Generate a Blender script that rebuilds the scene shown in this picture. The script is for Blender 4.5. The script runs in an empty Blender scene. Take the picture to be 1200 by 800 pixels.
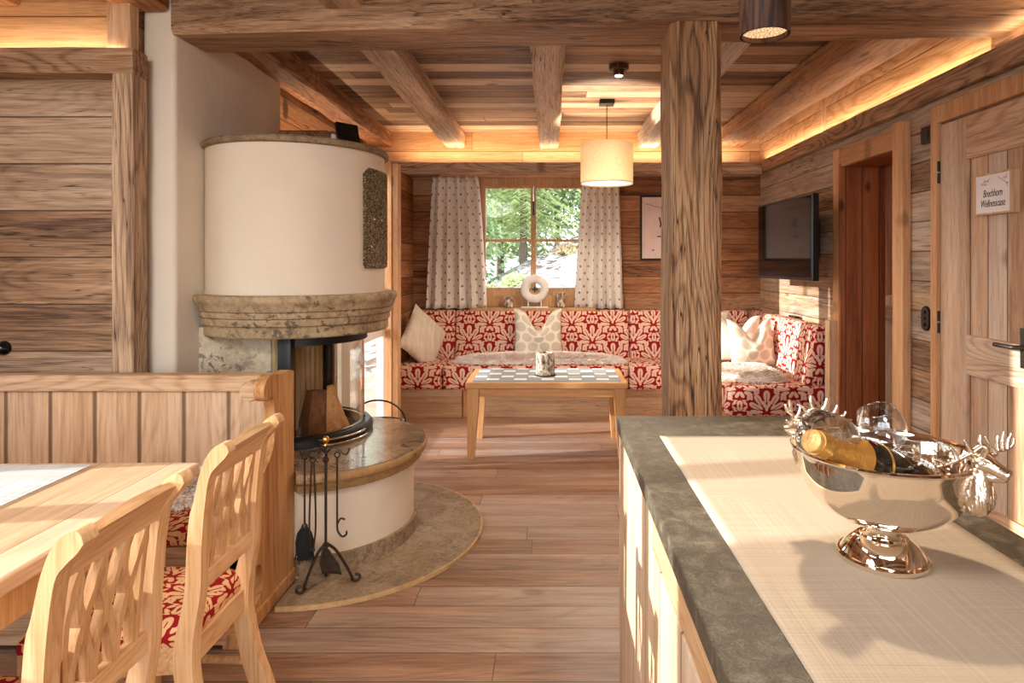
"""Alpine chalet living room: stove, corner sofa, dining corner and kitchen island."""
import bpy, bmesh, math, random
from mathutils import Vector, Matrix, noise

RND = random.Random(11)
PI = math.pi
TAU = 2 * math.pi
SC = bpy.context.scene
COL = SC.collection
ORG = {}


# ------------------------------------------------------------------ mesh kit
def V(*a):
    return Vector(a)


def nb():
    return bmesh.new()


def box(bm, x0, x1, y0, y1, z0, z1, bev=0.0, seg=2):
    M = Matrix.Translation(((x0 + x1) / 2, (y0 + y1) / 2, (z0 + z1) / 2)) @ Matrix.Diagonal(
        (abs(x1 - x0), abs(y1 - y0), abs(z1 - z0), 1))
    r = bmesh.ops.create_cube(bm, size=1.0, matrix=M)
    vs = r['verts']
    if bev > 0:
        es = set()
        for v in vs:
            es.update(v.link_edges)
        bmesh.ops.bevel(bm, geom=list(es), offset=bev, segments=seg, profile=0.5, affect='EDGES')
    return bm


def loft(bm, rings, caps=True, closed=True):
    """rings: list of lists of Vectors, same length."""
    rv = [[bm.verts.new(p) for p in r] for r in rings]
    n = len(rv[0])
    for a, b in zip(rv, rv[1:]):
        for i in range(n if closed else n - 1):
            j = (i + 1) % n
            try:
                bm.faces.new((a[i], a[j], b[j], b[i]))
            except ValueError:
                pass
    if caps and closed:
        try:
            bm.faces.new(list(reversed(rv[0])))
            bm.faces.new(rv[-1])
        except ValueError:
            pass
    return rv


def beam(bm, p0, p1, w, h, ch=0.012, jit=0.004, seg=0.25, up=None, seed=0):
    """rustic squared timber with chamfered uneven edges"""
    p0, p1 = Vector(p0), Vector(p1)
    d = p1 - p0
    L = d.length
    d.normalize()
    if up is None:
        up = Vector((0, 0, 1)) if abs(d.z) < 0.9 else Vector((0, 1, 0))
    s = d.cross(up).normalized()
    u = s.cross(d).normalized()
    n = max(2, int(L / seg))
    rr = random.Random(seed)
    rings = []
    a, b, c = w / 2, h / 2, ch
    base = [(-a + c, -b), (a - c, -b), (a, -b + c), (a, b - c), (a - c, b), (-a + c, b), (-a, b - c), (-a, -b + c)]
    for i in range(n + 1):
        q = p0 + d * (L * i / n)
        ring = []
        for (x, y) in base:
            j = jit if 0 < i < n else jit * 0.5
            ring.append(q + s * (x + rr.uniform(-j, j)) + u * (y + rr.uniform(-j, j)))
        rings.append(ring)
    loft(bm, rings)
    return bm


def lathe(bm, prof, cx=0, cy=0, n=48, a0=0.0, a1=None, z0=0.0, close_prof=False):
    full = a1 is None
    if full:
        a1 = a0 + TAU
    cnt = n if full else n + 1
    rings = []
    pr = list(prof)
    for i in range(cnt):
        a = a0 + (a1 - a0) * i / n
        rings.append([bm.verts.new((cx + r * math.cos(a), cy + r * math.sin(a), z0 + z)) for r, z in pr])
    m = len(pr)
    for i in range(n):
        A = rings[i]
        B = rings[(i + 1) % cnt]
        for k in range(m if close_prof else m - 1):
            l = (k + 1) % m
            if pr[k][0] < 1e-6 and pr[l][0] < 1e-6:
                continue
            try:
                bm.faces.new((A[k], B[k], B[l], A[l]))
            except ValueError:
                pass
    if close_prof and not full:
        for r, rev in ((rings[0], True), (rings[-1], False)):
            try:
                bm.faces.new(list(reversed(r)) if rev else r)
            except ValueError:
                pass
    bmesh.ops.remove_doubles(bm, verts=bm.verts[:], dist=1e-6)
    return bm


def prism(bm, pts, f0, f1):
    """polygon pts (2d) mapped by f0 and f1 to the two ends"""
    A = [bm.verts.new(f0(*p)) for p in pts]
    B = [bm.verts.new(f1(*p)) for p in pts]
    n = len(pts)
    for i in range(n):
        j = (i + 1) % n
        bm.faces.new((A[i], A[j], B[j], B[i]))
    bm.faces.new(list(reversed(A)))
    bm.faces.new(B)
    return bm


def prism_z(bm, pts, z0, z1):
    return prism(bm, pts, lambda x, y: (x, y, z0), lambda x, y: (x, y, z1))


def prism_y(bm, pts, y0, y1):
    return prism(bm, pts, lambda x, z: (x, y0, z), lambda x, z: (x, y1, z))


def prism_x(bm, pts, x0, x1):
    return prism(bm, pts, lambda y, z: (x0, y, z), lambda y, z: (x1, y, z))


def tube(bm, pts, r, n=8, caps=True, flat=1.0):
    pts = [Vector(p) for p in pts]
    m = len(pts)
    rs = r if isinstance(r, (list, tuple)) else [r] * m
    t0 = (pts[1] - pts[0]).normalized()
    nrm = t0.orthogonal().normalized()
    rings = []
    for i, p in enumerate(pts):
        if i == 0:
            t = pts[1] - pts[0]
        elif i == m - 1:
            t = pts[-1] - pts[-2]
        else:
            t = (pts[i + 1] - pts[i]).normalized() + (pts[i] - pts[i - 1]).normalized()
        t.normalize()
        nrm = (nrm - t * nrm.dot(t))
        if nrm.length < 1e-6:
            nrm = t.orthogonal()
        nrm.normalize()
        bn = t.cross(nrm)
        rings.append([p + (nrm * math.cos(TAU * k / n) * flat + bn * math.sin(TAU * k / n)) * rs[i] for k in range(n)])
    loft(bm, rings, caps)
    return bm


def spline(ctrl, n=8):
    """Catmull-Rom through control points"""
    P = [Vector(p) for p in ctrl]
    P = [P[0] * 2 - P[1]] + P + [P[-1] * 2 - P[-2]]
    out = []
    for i in range(1, len(P) - 2):
        for k in range(n):
            t = k / n
            a, b, c, d = P[i - 1], P[i], P[i + 1], P[i + 2]
            out.append(0.5 * ((2 * b) + (c - a) * t + (2 * a - 5 * b + 4 * c - d) * t * t + (3 * b - a - 3 * c + d) * t ** 3))
    out.append(P[-2])
    return out


def ball(bm, c, rad, rot=None, u=14, v=10):
    M = Matrix.Translation(c)
    if rot is not None:
        M = M @ rot
    if not isinstance(rad, (tuple, list)):
        rad = (rad,) * 3
    M = M @ Matrix.Diagonal((rad[0], rad[1], rad[2], 1))
    bmesh.ops.create_uvsphere(bm, u_segments=u, v_segments=v, radius=1.0, matrix=M)
    return bm


def xf(bm, M):
    bmesh.ops.transform(bm, matrix=M, verts=bm.verts[:])
    return bm


def boxuv(bm):
    """metre-scaled box projection for woven and printed cloth"""
    uvl = bm.loops.layers.uv.verify()
    bm.normal_update()
    for f in bm.faces:
        n = f.normal
        ax = max(range(3), key=lambda i: abs(n[i]))
        for l in f.loops:
            c = l.vert.co
            if ax == 0:
                l[uvl].uv = (c.y, c.z)
            elif ax == 1:
                l[uvl].uv = (c.x, c.z)
            else:
                l[uvl].uv = (c.x, c.y + 0.07)


def obj(name, bm, mat, parent=None, label=None, kind=None, smooth=None, loc=None, uv=False, solid=None):
    me = bpy.data.meshes.new(name)
    if parent is not None:
        org = ORG[parent.name]
    elif loc is not None:
        org = Vector(loc)
    else:
        org = Vector((0, 0, 0))
    bmesh.ops.recalc_face_normals(bm, faces=bm.faces[:])
    if uv:
        boxuv(bm)
    if org.length > 0:
        bmesh.ops.translate(bm, vec=-org, verts=bm.verts[:])
    bm.to_mesh(me)
    bm.free()
    if mat is not None:
        me.materials.append(mat)
    if smooth is not None:
        me.shade_smooth()
        me.set_sharp_from_angle(angle=math.radians(smooth))
    o = bpy.data.objects.new(name, me)
    COL.objects.link(o)
    if parent is not None:
        o.parent = parent
        ORG[o.name] = org.copy()
    else:
        o.location = org
        ORG[o.name] = org.copy()
    if label:
        o['label'] = label
    if kind:
        o['kind'] = kind
    if solid:
        md = o.modifiers.new('thickness', 'SOLIDIFY')
        md.thickness = solid
        md.offset = 0
    return o


def tag(o, label, cat, group=None, kind=None):
    if label:
        o['label'] = label
    if cat:
        o['category'] = cat
    if group:
        o['group'] = group
    if kind:
        o['kind'] = kind
    return o


def thing(name, label, cat, loc=(0, 0, 0), rotz=0.0, group=None, local=False):
    o = bpy.data.objects.new(name, None)
    o.empty_display_size = 0.05
    COL.objects.link(o)
    o.location = loc
    o.rotation_euler = (0, 0, rotz)
    ORG[o.name] = Vector((0, 0, 0)) if local else Vector(loc)
    return tag(o, label, cat, group)


def copy_tree(o, parent=None):
    c = o.copy()
    COL.objects.link(c)
    if parent is not None:
        c.parent = parent
    for ch in list(o.children):
        copy_tree(ch, c)
    return c


def struct(name, bm, mat, smooth=None, parent=None):
    o = obj(name, bm, mat, parent, smooth=smooth)
    if parent is None:
        o['kind'] = 'structure'
    return o


# ------------------------------------------------------------------ materials
def srgb(r, g, b):
    def f(c):
        c /= 255.0
        return c / 12.92 if c <= 0.04045 else ((c + 0.055) / 1.055) ** 2.4
    return (f(r), f(g), f(b), 1.0)


class NT:
    def __init__(self, name):
        self.mat = bpy.data.materials.new(name)
        self.mat.use_nodes = True
        self.t = self.mat.node_tree
        self.t.nodes.clear()
        self.out = self.t.nodes.new('ShaderNodeOutputMaterial')
        self._co = {}

    def set(self, sock, v):
        if v is None:
            return
        if hasattr(v, 'is_output'):
            self.t.links.new(v, sock)
        else:
            sock.default_value = v

    def n(self, typ, props=None, **ins):
        nd = self.t.nodes.new(typ)
        for k, v in (props or {}).items():
            setattr(nd, k, v)
        for k, v in ins.items():
            k2 = k.replace('_', ' ')
            self.set(nd.inputs[k2], v)
        return nd

    def m(self, op, a, b=None, c=None, clamp=False):
        nd = self.t.nodes.new('ShaderNodeMath')
        nd.operation = op
        nd.use_clamp = clamp
        self.set(nd.inputs[0], a)
        if b is not None:
            self.set(nd.inputs[1], b)
        if c is not None:
            self.set(nd.inputs[2], c)
        return nd.outputs[0]

    def coords(self, kind='Object'):
        if kind not in self._co:
            tc = self.t.nodes.new('ShaderNodeTexCoord')
            sp = self.t.nodes.new('ShaderNodeSeparateXYZ')
            self.t.links.new(tc.outputs[kind], sp.inputs[0])
            self._co[kind] = (tc.outputs[kind], sp.outputs[0], sp.outputs[1], sp.outputs[2])
        return self._co[kind]

    def comb(self, x, y, z):
        nd = self.t.nodes.new('ShaderNodeCombineXYZ')
        for i, v in enumerate((x, y, z)):
            self.set(nd.inputs[i], v)
        return nd.outputs[0]

    def noise(self, vec, scale=1.0, detail=2.0, rough=0.5, dist=0.0):
        nd = self.n('ShaderNodeTexNoise', None, Vector=vec, Scale=scale, Detail=detail, Roughness=rough, Distortion=dist)
        return nd.outputs['Fac']

    def voro(self, vec, scale=1.0, feature='F1', rnd=1.0, out='Distance'):
        nd = self.n('ShaderNodeTexVoronoi', {'feature': feature}, Vector=vec, Scale=scale, Randomness=rnd)
        return nd.outputs[out]

    def white(self, vec):
        nd = self.n('ShaderNodeTexWhiteNoise', {'noise_dimensions': '3D'}, Vector=vec)
        return nd.outputs['Value']

    def ramp(self, fac, stops, interp='LINEAR'):
        nd = self.t.nodes.new('ShaderNodeValToRGB')
        cr = nd.color_ramp
        cr.interpolation = interp
        while len(cr.elements) < len(stops):
            cr.elements.new(0.5)
        for e, (p, c) in zip(cr.elements, stops):
            e.position = p
            e.color = c if len(c) == 4 else (*c, 1)
        self.set(nd.inputs[0], fac)
        return nd.outputs[0]

    def mix(self, f, a, b, blend='MIX'):
        nd = self.t.nodes.new('ShaderNodeMix')
        nd.data_type = 'RGBA'
        nd.blend_type = blend
        self.set(nd.inputs[0], f)
        self.set(nd.inputs[6], a)
        self.set(nd.inputs[7], b)
        return nd.outputs[2]

    def smooth(self, x, lo, hi):
        nd = self.t.nodes.new('ShaderNodeMapRange')
        nd.interpolation_type = 'SMOOTHSTEP'
        self.set(nd.inputs[0], x)
        nd.inputs[1].default_value = lo
        nd.inputs[2].default_value = hi
        return nd.outputs[0]

    def bump(self, h, strength=0.3, dist=0.01):
        nd = self.n('ShaderNodeBump', None, Height=h, Strength=strength, Distance=dist)
        return nd.outputs[0]

    def pbsdf(self, color, rough=0.6, metal=0.0, normal=None, spec=None, **kw):
        nd = self.t.nodes.new('ShaderNodeBsdfPrincipled')
        self.set(nd.inputs['Base Color'], color)
        self.set(nd.inputs['Roughness'], rough)
        self.set(nd.inputs['Metallic'], metal)
        if normal is not None:
            self.set(nd.inputs['Normal'], normal)
        if spec is not None:
            self.set(nd.inputs['Specular IOR Level'], spec)
        for k, v in kw.items():
            self.set(nd.inputs[k.replace('_', ' ')], v)
        self.t.links.new(nd.outputs[0], self.out.inputs[0])
        return nd

    def surf(self, sh):
        self.t.links.new(sh, self.out.inputs[0])


def plain(name, col, rough=0.5, metal=0.0, var=0.06, scale=30.0, bump=0.0, spec=None):
    N = NT(name)
    co = N.coords()[0]
    nz = N.noise(co, scale, 3, 0.6)
    c0 = tuple(max(0, c * (1 - var)) for c in col[:3]) + (1,)
    c1 = tuple(min(1, c * (1 + var)) for c in col[:3]) + (1,)
    c = N.ramp(nz, [(0.3, c0), (0.7, c1)])
    nm = N.bump(nz, bump, 0.005) if bump else None
    N.pbsdf(c, rough, metal, nm, spec)
    return N.mat


def wood(name, ga='X', pa=None, pw=0.16, cols=None, seam=0.004, gs=1.0, rough=0.62, bump=0.35,
         pvar=0.5, length=2.3, knots=0.6, ringw=0.14, grey=0.35, ringf=7.0, seed=0.0, saw=0.0, dirt=0.0, spec=0.3):
    """Procedural timber. ga grain axis, pa axis across the planks."""
    d, mcol, l = cols
    N = NT(name)
    vec, *ax = N.coords()
    A = dict(zip('XYZ', ax))
    u = A[ga]
    oth = [k for k in 'XYZ' if k != ga]
    v, w = A[oth[0]], A[oth[1]]
    if pa:
        q = N.m('ADD', N.m('DIVIDE', A[pa], pw), 50.37 + seed)
        idx = N.m('FLOOR', q)
        fr = N.m('FRACT', q)
        r1 = N.white(N.comb(idx, 3.1 + seed, 0.0))
        uo = N.m('ADD', u, N.m('MULTIPLY', r1, 9.0))
        q2 = N.m('DIVIDE', uo, length)
        idx2 = N.m('FLOOR', N.m('ADD', q2, 40.0))
        fr2 = N.m('FRACT', N.m('ADD', q2, 40.0))
        r = N.white(N.comb(idx, idx2, 7.0 + seed))
    else:
        oi = N.t.nodes.new('ShaderNodeObjectInfo')
        r = oi.outputs['Random']
    r9 = N.m('MULTIPLY', r, 23.0)
    uu = N.m('ADD', u, r9)
    va, wa = N.m('ADD', v, r9), w
    # broad tone, drawn-out streaks, fine fibres
    broad = N.noise(N.comb(N.m('MULTIPLY', uu, 0.8 * gs), N.m('MULTIPLY', va, 7 * gs), N.m('MULTIPLY', wa, 7 * gs)), 1.0, 2, 0.55, 0.2)
    n1 = N.noise(N.comb(N.m('MULTIPLY', uu, 1.7 * gs), N.m('MULTIPLY', va, 50 * gs), N.m('MULTIPLY', wa, 50 * gs)), 1.0, 5, 0.72, 0.1)
    fine = N.noise(N.comb(N.m('MULTIPLY', uu, 7.0 * gs), N.m('MULTIPLY', va, 230 * gs), N.m('MULTIPLY', wa, 230 * gs)), 1.0, 2, 0.6)
    # cathedral growth rings drawn as thin dark lines
    low = N.noise(N.comb(N.m('MULTIPLY', uu, 0.75 * gs), N.m('MULTIPLY', va, 4.6 * gs), N.m('MULTIPLY', wa, 4.6 * gs)), 1.0, 1.5, 0.4, 0.2)
    low = N.m('ADD', low, N.m('MULTIPLY', N.m('SUBTRACT', n1, 0.5), 0.035))
    ring = N.m('ADD', 0.5, N.m('MULTIPLY', 0.5, N.m('SINE', N.m('MULTIPLY', low, TAU * ringf * 2.6))))
    line = N.m('POWER', ring, 3.0)
    fac = N.m('ADD', N.m('MULTIPLY', broad, 0.34), N.m('MULTIPLY', n1, 0.42))
    fac = N.m('ADD', fac, N.m('MULTIPLY', fine, 0.24))
    fac = N.m('SUBTRACT', fac, N.m('MULTIPLY', line, ringw * 0.22))
    fac = N.m('ADD', fac, N.m('ADD', ringw * 0.06, N.m('MULTIPLY', N.m('SUBTRACT', r, 0.5), pvar * 0.34)))
    col = N.ramp(fac, [(0.34, d), (0.49, mcol), (0.65, l)])
    # weathered greyness by plank
    lum = N.n('ShaderNodeRGBToBW', None, Color=col).outputs[0]
    gcol = N.mix(1.0, N.comb(lum, lum, lum), (1.04, 0.95, 0.85, 1), 'MULTIPLY')
    patch = N.noise(N.comb(N.m('MULTIPLY', uu, 1.3), N.m('MULTIPLY', v, 4), N.m('MULTIPLY', w, 4)), 1.0, 3, 0.6)
    gf = N.m('MULTIPLY', N.smooth(N.m('ADD', patch, N.m('MULTIPLY', N.m('SUBTRACT', r, 0.5), 0.6)), 0.42, 0.72), grey)
    col = N.mix(gf, col, gcol)
    h = N.m('ADD', N.m('MULTIPLY', line, -0.7 * ringw), N.m('ADD', N.m('MULTIPLY', n1, 0.6), N.m('MULTIPLY', fine, 0.3)))
    if knots > 0:
        kv = N.n('ShaderNodeTexVoronoi', {'feature': 'F1'}, Vector=N.comb(N.m('MULTIPLY', uu, 1.9), N.m('MULTIPLY', N.m('ADD', v, r9), 4.2), N.m('MULTIPLY', w, 1.2)), Scale=1.0)
        kd = N.m('ADD', kv.outputs['Distance'], N.m('MULTIPLY', N.m('SUBTRACT', n1, 0.5), 0.10))
        kf = N.m('MULTIPLY', N.m('SUBTRACT', 1.0, N.smooth(kd, 0.05, 0.13)), knots)
        col = N.mix(kf, col, tuple(c * 0.55 for c in d[:3]) + (1,))
    if dirt > 0:
        # long drying cracks
        cr = N.noise(N.comb(N.m('MULTIPLY', uu, 1.4), N.m('MULTIPLY', N.m('ADD', v, r9), 34), N.m('MULTIPLY', w, 34)), 1.0, 2, 0.5, 0.3)
        cf = N.m('MULTIPLY', N.m('SUBTRACT', 1.0, N.smooth(N.m('ABSOLUTE', N.m('SUBTRACT', cr, 0.5)), 0.0, 0.016)),
                 N.smooth(patch, 0.46, 0.62))
        col = N.mix(N.m('MULTIPLY', cf, dirt), col, tuple(c * 0.3 for c in d[:3]) + (1,))
        h = N.m('SUBTRACT', h, N.m('MULTIPLY', cf, 0.9 * dirt))
        # short dark checks and worm-worn fibres
        ck = N.noise(N.comb(N.m('MULTIPLY', uu, 3.6), N.m('MULTIPLY', N.m('ADD', v, r9), 105), N.m('MULTIPLY', w, 105)), 1.0, 3, 0.6, 0.2)
        kf2 = N.m('MULTIPLY', N.smooth(ck, 0.57, 0.68), N.smooth(broad, 0.38, 0.60))
        col = N.mix(N.m('MULTIPLY', kf2, 0.75 * dirt), col, tuple(c * 0.5 for c in d[:3]) + (1,))
        h = N.m('SUBTRACT', h, N.m('MULTIPLY', kf2, 0.5 * dirt))
    if pa:
        e = N.m('MINIMUM', fr, N.m('SUBTRACT', 1.0, fr))
        sm = N.m('SUBTRACT', 1.0, N.smooth(e, seam / pw * 0.4, seam / pw * 1.3))
        e2 = N.m('MULTIPLY', N.m('MINIMUM', fr2, N.m('SUBTRACT', 1.0, fr2)), length)
        sm2 = N.m('SUBTRACT', 1.0, N.smooth(e2, seam * 0.3, seam * 1.0))
        sm = N.m('MAXIMUM', sm, sm2)
        col = N.mix(N.m('MULTIPLY', sm, 0.8), col, tuple(c * 0.25 for c in d[:3]) + (1,))
        h = N.m('SUBTRACT', h, N.m('MULTIPLY', sm, 1.5))
        # uneven plank faces
        h = N.m('ADD', h, N.m('MULTIPLY', r, 0.5))
    ro = N.m('ADD', rough, N.m('MULTIPLY', N.m('SUBTRACT', n1, 0.5), 0.25))
    N.pbsdf(col, ro, 0.0, N.bump(h, bump, 0.006), spec)
    return N.mat
SUN, SKY, COVE, DINE, EXPO = 7.6, 4.8, 6.0, 42.0, 0.53
OLD = (srgb(84, 58, 42), srgb(164, 126, 94), srgb(210, 176, 140))
OLDD = (srgb(84, 50, 30), srgb(160, 106, 66), srgb(200, 148, 100))
GREYW = (srgb(110, 86, 68), srgb(190, 160, 132), srgb(226, 202, 176))
PINE = (srgb(158, 118, 84), srgb(202, 162, 124), srgb(224, 190, 156))
LARCH = (srgb(170, 122, 80), srgb(206, 160, 114), srgb(226, 188, 146))
DOORW = (srgb(150, 108, 78), srgb(198, 156, 120), srgb(224, 190, 156))
RED = (srgb(104, 52, 26), srgb(150, 84, 46), srgb(180, 110, 66))
FLOORC = (srgb(104, 74, 56), srgb(154, 114, 88), srgb(188, 150, 122))

M = {}
M['wallX'] = wood('old_planks_back', 'X', 'Z', 0.165, OLDD, gs=1.0, pvar=0.5, length=6, grey=0.15, dirt=0.8, knots=0.8, ringw=0.16)
M['wallL'] = wood('old_planks_dining', 'X', 'Z', 0.215, OLD, gs=1.0, pvar=0.45, length=9, grey=0.2, dirt=0.85, knots=0.8, seed=3, ringw=0.18)
M['wallY2'] = wood('old_planks_lounge', 'Y', 'Z', 0.165, OLDD, pvar=0.5, length=6, grey=0.15, dirt=0.8, knots=0.8, ringw=0.16)
M['wallY'] = wood('old_planks_right', 'Y', 'Z', 0.17, OLD, gs=1.0, pvar=0.45, length=7, grey=0.5, dirt=0.8, seed=5, ringw=0.18)
M['ceil'] = wood('old_planks_ceiling', 'X', 'Y', 0.17, OLD, gs=1.0, pvar=0.9, grey=0.25, dirt=0.8, seed=8, seam=0.005, length=5.0)
M['beamX'] = wood('old_beam_cross', 'X', None, cols=OLD, pvar=0.2, grey=0.45, dirt=1.0, ringw=0.15, bump=0.6)
M['beamY'] = wood('old_beam_joist', 'Y', None, cols=GREYW, pvar=0.3, grey=0.7, dirt=1.0, ringw=0.1, bump=0.6)
M['beamYr'] = wood('old_beam_joist_red', 'Y', None, cols=OLDD, pvar=0.2, grey=0.3, dirt=0.9, ringw=0.3, bump=0.5)
M['post'] = wood('old_post', 'Z', None, cols=(srgb(84, 56, 38), srgb(172, 130, 92), srgb(216, 178, 136)), pvar=0.2, grey=0.25, dirt=1.0, ringw=0.42, bump=0.7, ringf=9)
M['trimX'] = wood('trim_wood_x', 'X', None, cols=OLD, pvar=0.2, grey=0.3, dirt=0.8, ringw=0.4)
M['trimY'] = wood('trim_wood_y', 'Y', None, cols=OLD, pvar=0.2, grey=0.3, dirt=0.8, ringw=0.4)
M['trimZ'] = wood('trim_wood_z', 'Z', None, cols=PINE, pvar=0.2, grey=0.2, dirt=0.3, ringw=0.3)
M['coveX'] = wood('cove_wood_x', 'X', 'Z', 0.2, LARCH, pvar=0.4, grey=0.1, dirt=0.5, knots=0.8)
M['coveY'] = wood('cove_wood_y', 'Y', 'Z', 0.3, LARCH, pvar=0.3, grey=0.1, dirt=0.6, knots=0.5, ringw=0.5, seed=2)
M['winwood'] = wood('window_wood', 'Z', None, cols=(srgb(150, 106, 68), srgb(184, 138, 94), srgb(206, 164, 120)), pvar=0.1, grey=0.05, ringw=0.2, knots=0)
M['redZ'] = wood('reddish_pine', 'Z', 'Y', 0.14, RED, pvar=0.3, grey=0.0, knots=0.9, length=30)
M['redX'] = wood('reddish_pine_jamb', 'Z', 'X', 0.12, RED, pvar=0.3, grey=0.0, knots=0.9, seed=4, length=30)
M['doorZ'] = wood('door_boards', 'Z', 'Y', 0.13, DOORW, pvar=0.45, length=30, grey=0.35, knots=0.6, dirt=0.3)
M['doorS'] = wood('door_stile', 'Z', None, cols=DOORW, pvar=0.2, grey=0.25, knots=0.5)
M['doorR'] = wood('door_rail', 'Y', None, cols=DOORW, pvar=0.2, grey=0.25, knots=0.5, ringw=0.5, dirt=0.3)
M['frameZ'] = wood('frame_larch', 'Z', None, cols=(srgb(168, 116, 74), srgb(204, 152, 106), srgb(222, 178, 134)), pvar=0.2, grey=0.1, knots=0.6)
M['frameY'] = wood('frame_larch_y', 'Y', None, cols=(srgb(150, 100, 62), srgb(186, 134, 90), srgb(212, 164, 118)), pvar=0.2, grey=0.1, knots=0.6)
M['floor'] = wood('oak_floor', 'X', 'Y', 0.155, FLOORC, pvar=0.5, grey=0.35, knots=0.4, length=2.3, seam=0.0025, rough=0.40, bump=0.12, dirt=0.25, spec=0.5, ringw=0.2)
M['benchZ'] = wood('bench_boards', 'Z', 'X', 0.193, PINE, pvar=0.3, grey=0.1, knots=0.8, length=9, seam=0.010, ringw=0.25, seed=1.51)
M['benchX'] = wood('bench_rail', 'X', None, cols=PINE, pvar=0.2, grey=0.1, knots=0.6, ringw=0.4)
M['benchE'] = wood('bench_end', 'Z', 'Y', 0.2, (srgb(160, 104, 58), srgb(200, 146, 92), srgb(220, 172, 120)), pvar=0.15, grey=0.05, knots=0.7, seam=0.001, ringw=0.3, length=9)
M['tableY'] = wood('table_top', 'Y', 'X', 0.226, (srgb(186, 144, 106), srgb(218, 178, 140), srgb(232, 198, 164)), pvar=0.25, grey=0.1, knots=0.3, length=9, seam=0.002, rough=0.45, bump=0.1)
M['tableL'] = wood('table_leg', 'Z', None, cols=(srgb(170, 122, 76), srgb(206, 158, 106), srgb(226, 186, 136)), pvar=0.1, grey=0.05, knots=0.3)
CH = (srgb(182, 132, 86), srgb(210, 163, 115), srgb(228, 190, 146))
M['chairZ'] = wood('chair_wood_z', 'Z', None, cols=CH, pvar=0.15, grey=0.0, knots=0.0, rough=0.45, bump=0.1, ringw=0.3, gs=1.6)
M['chairY'] = wood('chair_wood_y', 'Y', None, cols=CH, pvar=0.15, grey=0.0, knots=0.0, rough=0.45, bump=0.1, ringw=0.35, gs=1.6)
M['coffee'] = wood('coffee_wood_x', 'X', None, cols=(srgb(170, 116, 66), srgb(204, 150, 96), srgb(224, 176, 124)), pvar=0.1, grey=0.0, knots=0.2, rough=0.4, bump=0.1)
M['coffeeZ'] = wood('coffee_wood_z', 'Z', None, cols=(srgb(170, 116, 66), srgb(204, 150, 96), srgb(224, 176, 124)), pvar=0.1, grey=0.0, knots=0.2, rough=0.4, bump=0.1)
M['sofawood'] = wood('sofa_base_wood', 'X', 'Z', 0.3, (srgb(140, 104, 74), srgb(184, 146, 110), srgb(210, 178, 142)), pvar=0.2, grey=0.25, knots=0.7, dirt=0.5, length=9, seam=0.001)
M['island'] = wood('island_boards', 'Z', 'Y', 0.2, (srgb(172, 136, 104), srgb(208, 174, 140), srgb(226, 198, 168)), pvar=0.2, grey=0.15, knots=0.4, length=9)
M['islandY'] = wood('island_rail', 'Y', None, cols=(srgb(170, 124, 82), srgb(208, 166, 122), srgb(228, 194, 152)), pvar=0.2, grey=0.1, knots=0.4)
M['log'] = wood('firewood', 'Z', None, cols=(srgb(160, 100, 56), srgb(206, 146, 92), srgb(230, 184, 130)), pvar=0.6, grey=0.0, knots=0.2, dirt=0.5)
M['logdark'] = wood('firewood_dark', 'Z', None, cols=(srgb(84, 46, 26), srgb(130, 80, 48), srgb(160, 108, 70)), pvar=0.2, grey=0.0, knots=0.3, dirt=0.6)
M['lampwood'] = wood('dark_lamp_wood', 'Z', None, cols=(srgb(44, 24, 14), srgb(84, 50, 32), srgb(126, 86, 60)), pvar=0.1, grey=0.3, knots=0, ringw=0.6, dirt=0.6, gs=1.6)
M['deck'] = wood('terrace_boards', 'Y', 'X', 0.14, (srgb(96, 80, 66), srgb(140, 122, 104), srgb(176, 160, 142)), pvar=0.4, grey=0.6)


def plaster(name, col, b=0.35):
    N = NT(name)
    co = N.coords()[0]
    a = N.noise(co, 3.0, 4, 0.55, 0.4)
    f = N.noise(co, 60.0, 3, 0.6)
    c0 = tuple(x * 0.93 for x in col[:3]) + (1,)
    c = N.ramp(a, [(0.3, c0), (0.7, col)])
    h = N.m('ADD', N.m('MULTIPLY', a, 3.0), N.m('MULTIPLY', f, 0.25))
    N.pbsdf(c, 0.85, 0, N.bump(h, b, 0.01), 0.15)
    return N.mat


M['plaster'] = plaster('lime_plaster', srgb(226, 212, 192))
M['plaster2'] = plaster('lime_plaster_stove', srgb(222, 204, 180))


def stone(name, c0, c1, c2, sc=14, rough=0.5, spots=0.5, spec=0.4, bump=0.25, spotcol=None):
    N = NT(name)
    co = N.coords()[0]
    a = N.noise(co, sc * 0.35, 5, 0.65, 0.8)
    b = N.noise(co, sc * 3, 4, 0.65)
    f = N.m('ADD', N.m('MULTIPLY', a, 0.6), N.m('MULTIPLY', b, 0.4))
    c = N.ramp(f, [(0.32, c0), (0.5, c1), (0.68, c2)])
    if spots > 0:
        s = N.noise(co, sc * 1.3, 4, 0.7, 1.2)
        s2 = N.noise(co, sc * 0.22, 2, 0.5)
        sf = N.m('MULTIPLY', N.m('MULTIPLY', N.smooth(s, 0.53, 0.60), N.smooth(s2, 0.36, 0.56)), spots)
        c = N.mix(sf, c, spotcol or tuple(x * 0.4 for x in c0[:3]) + (1,))
    N.pbsdf(c, rough, 0, N.bump(f, bump, 0.006), spec)
    return N.mat


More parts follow.
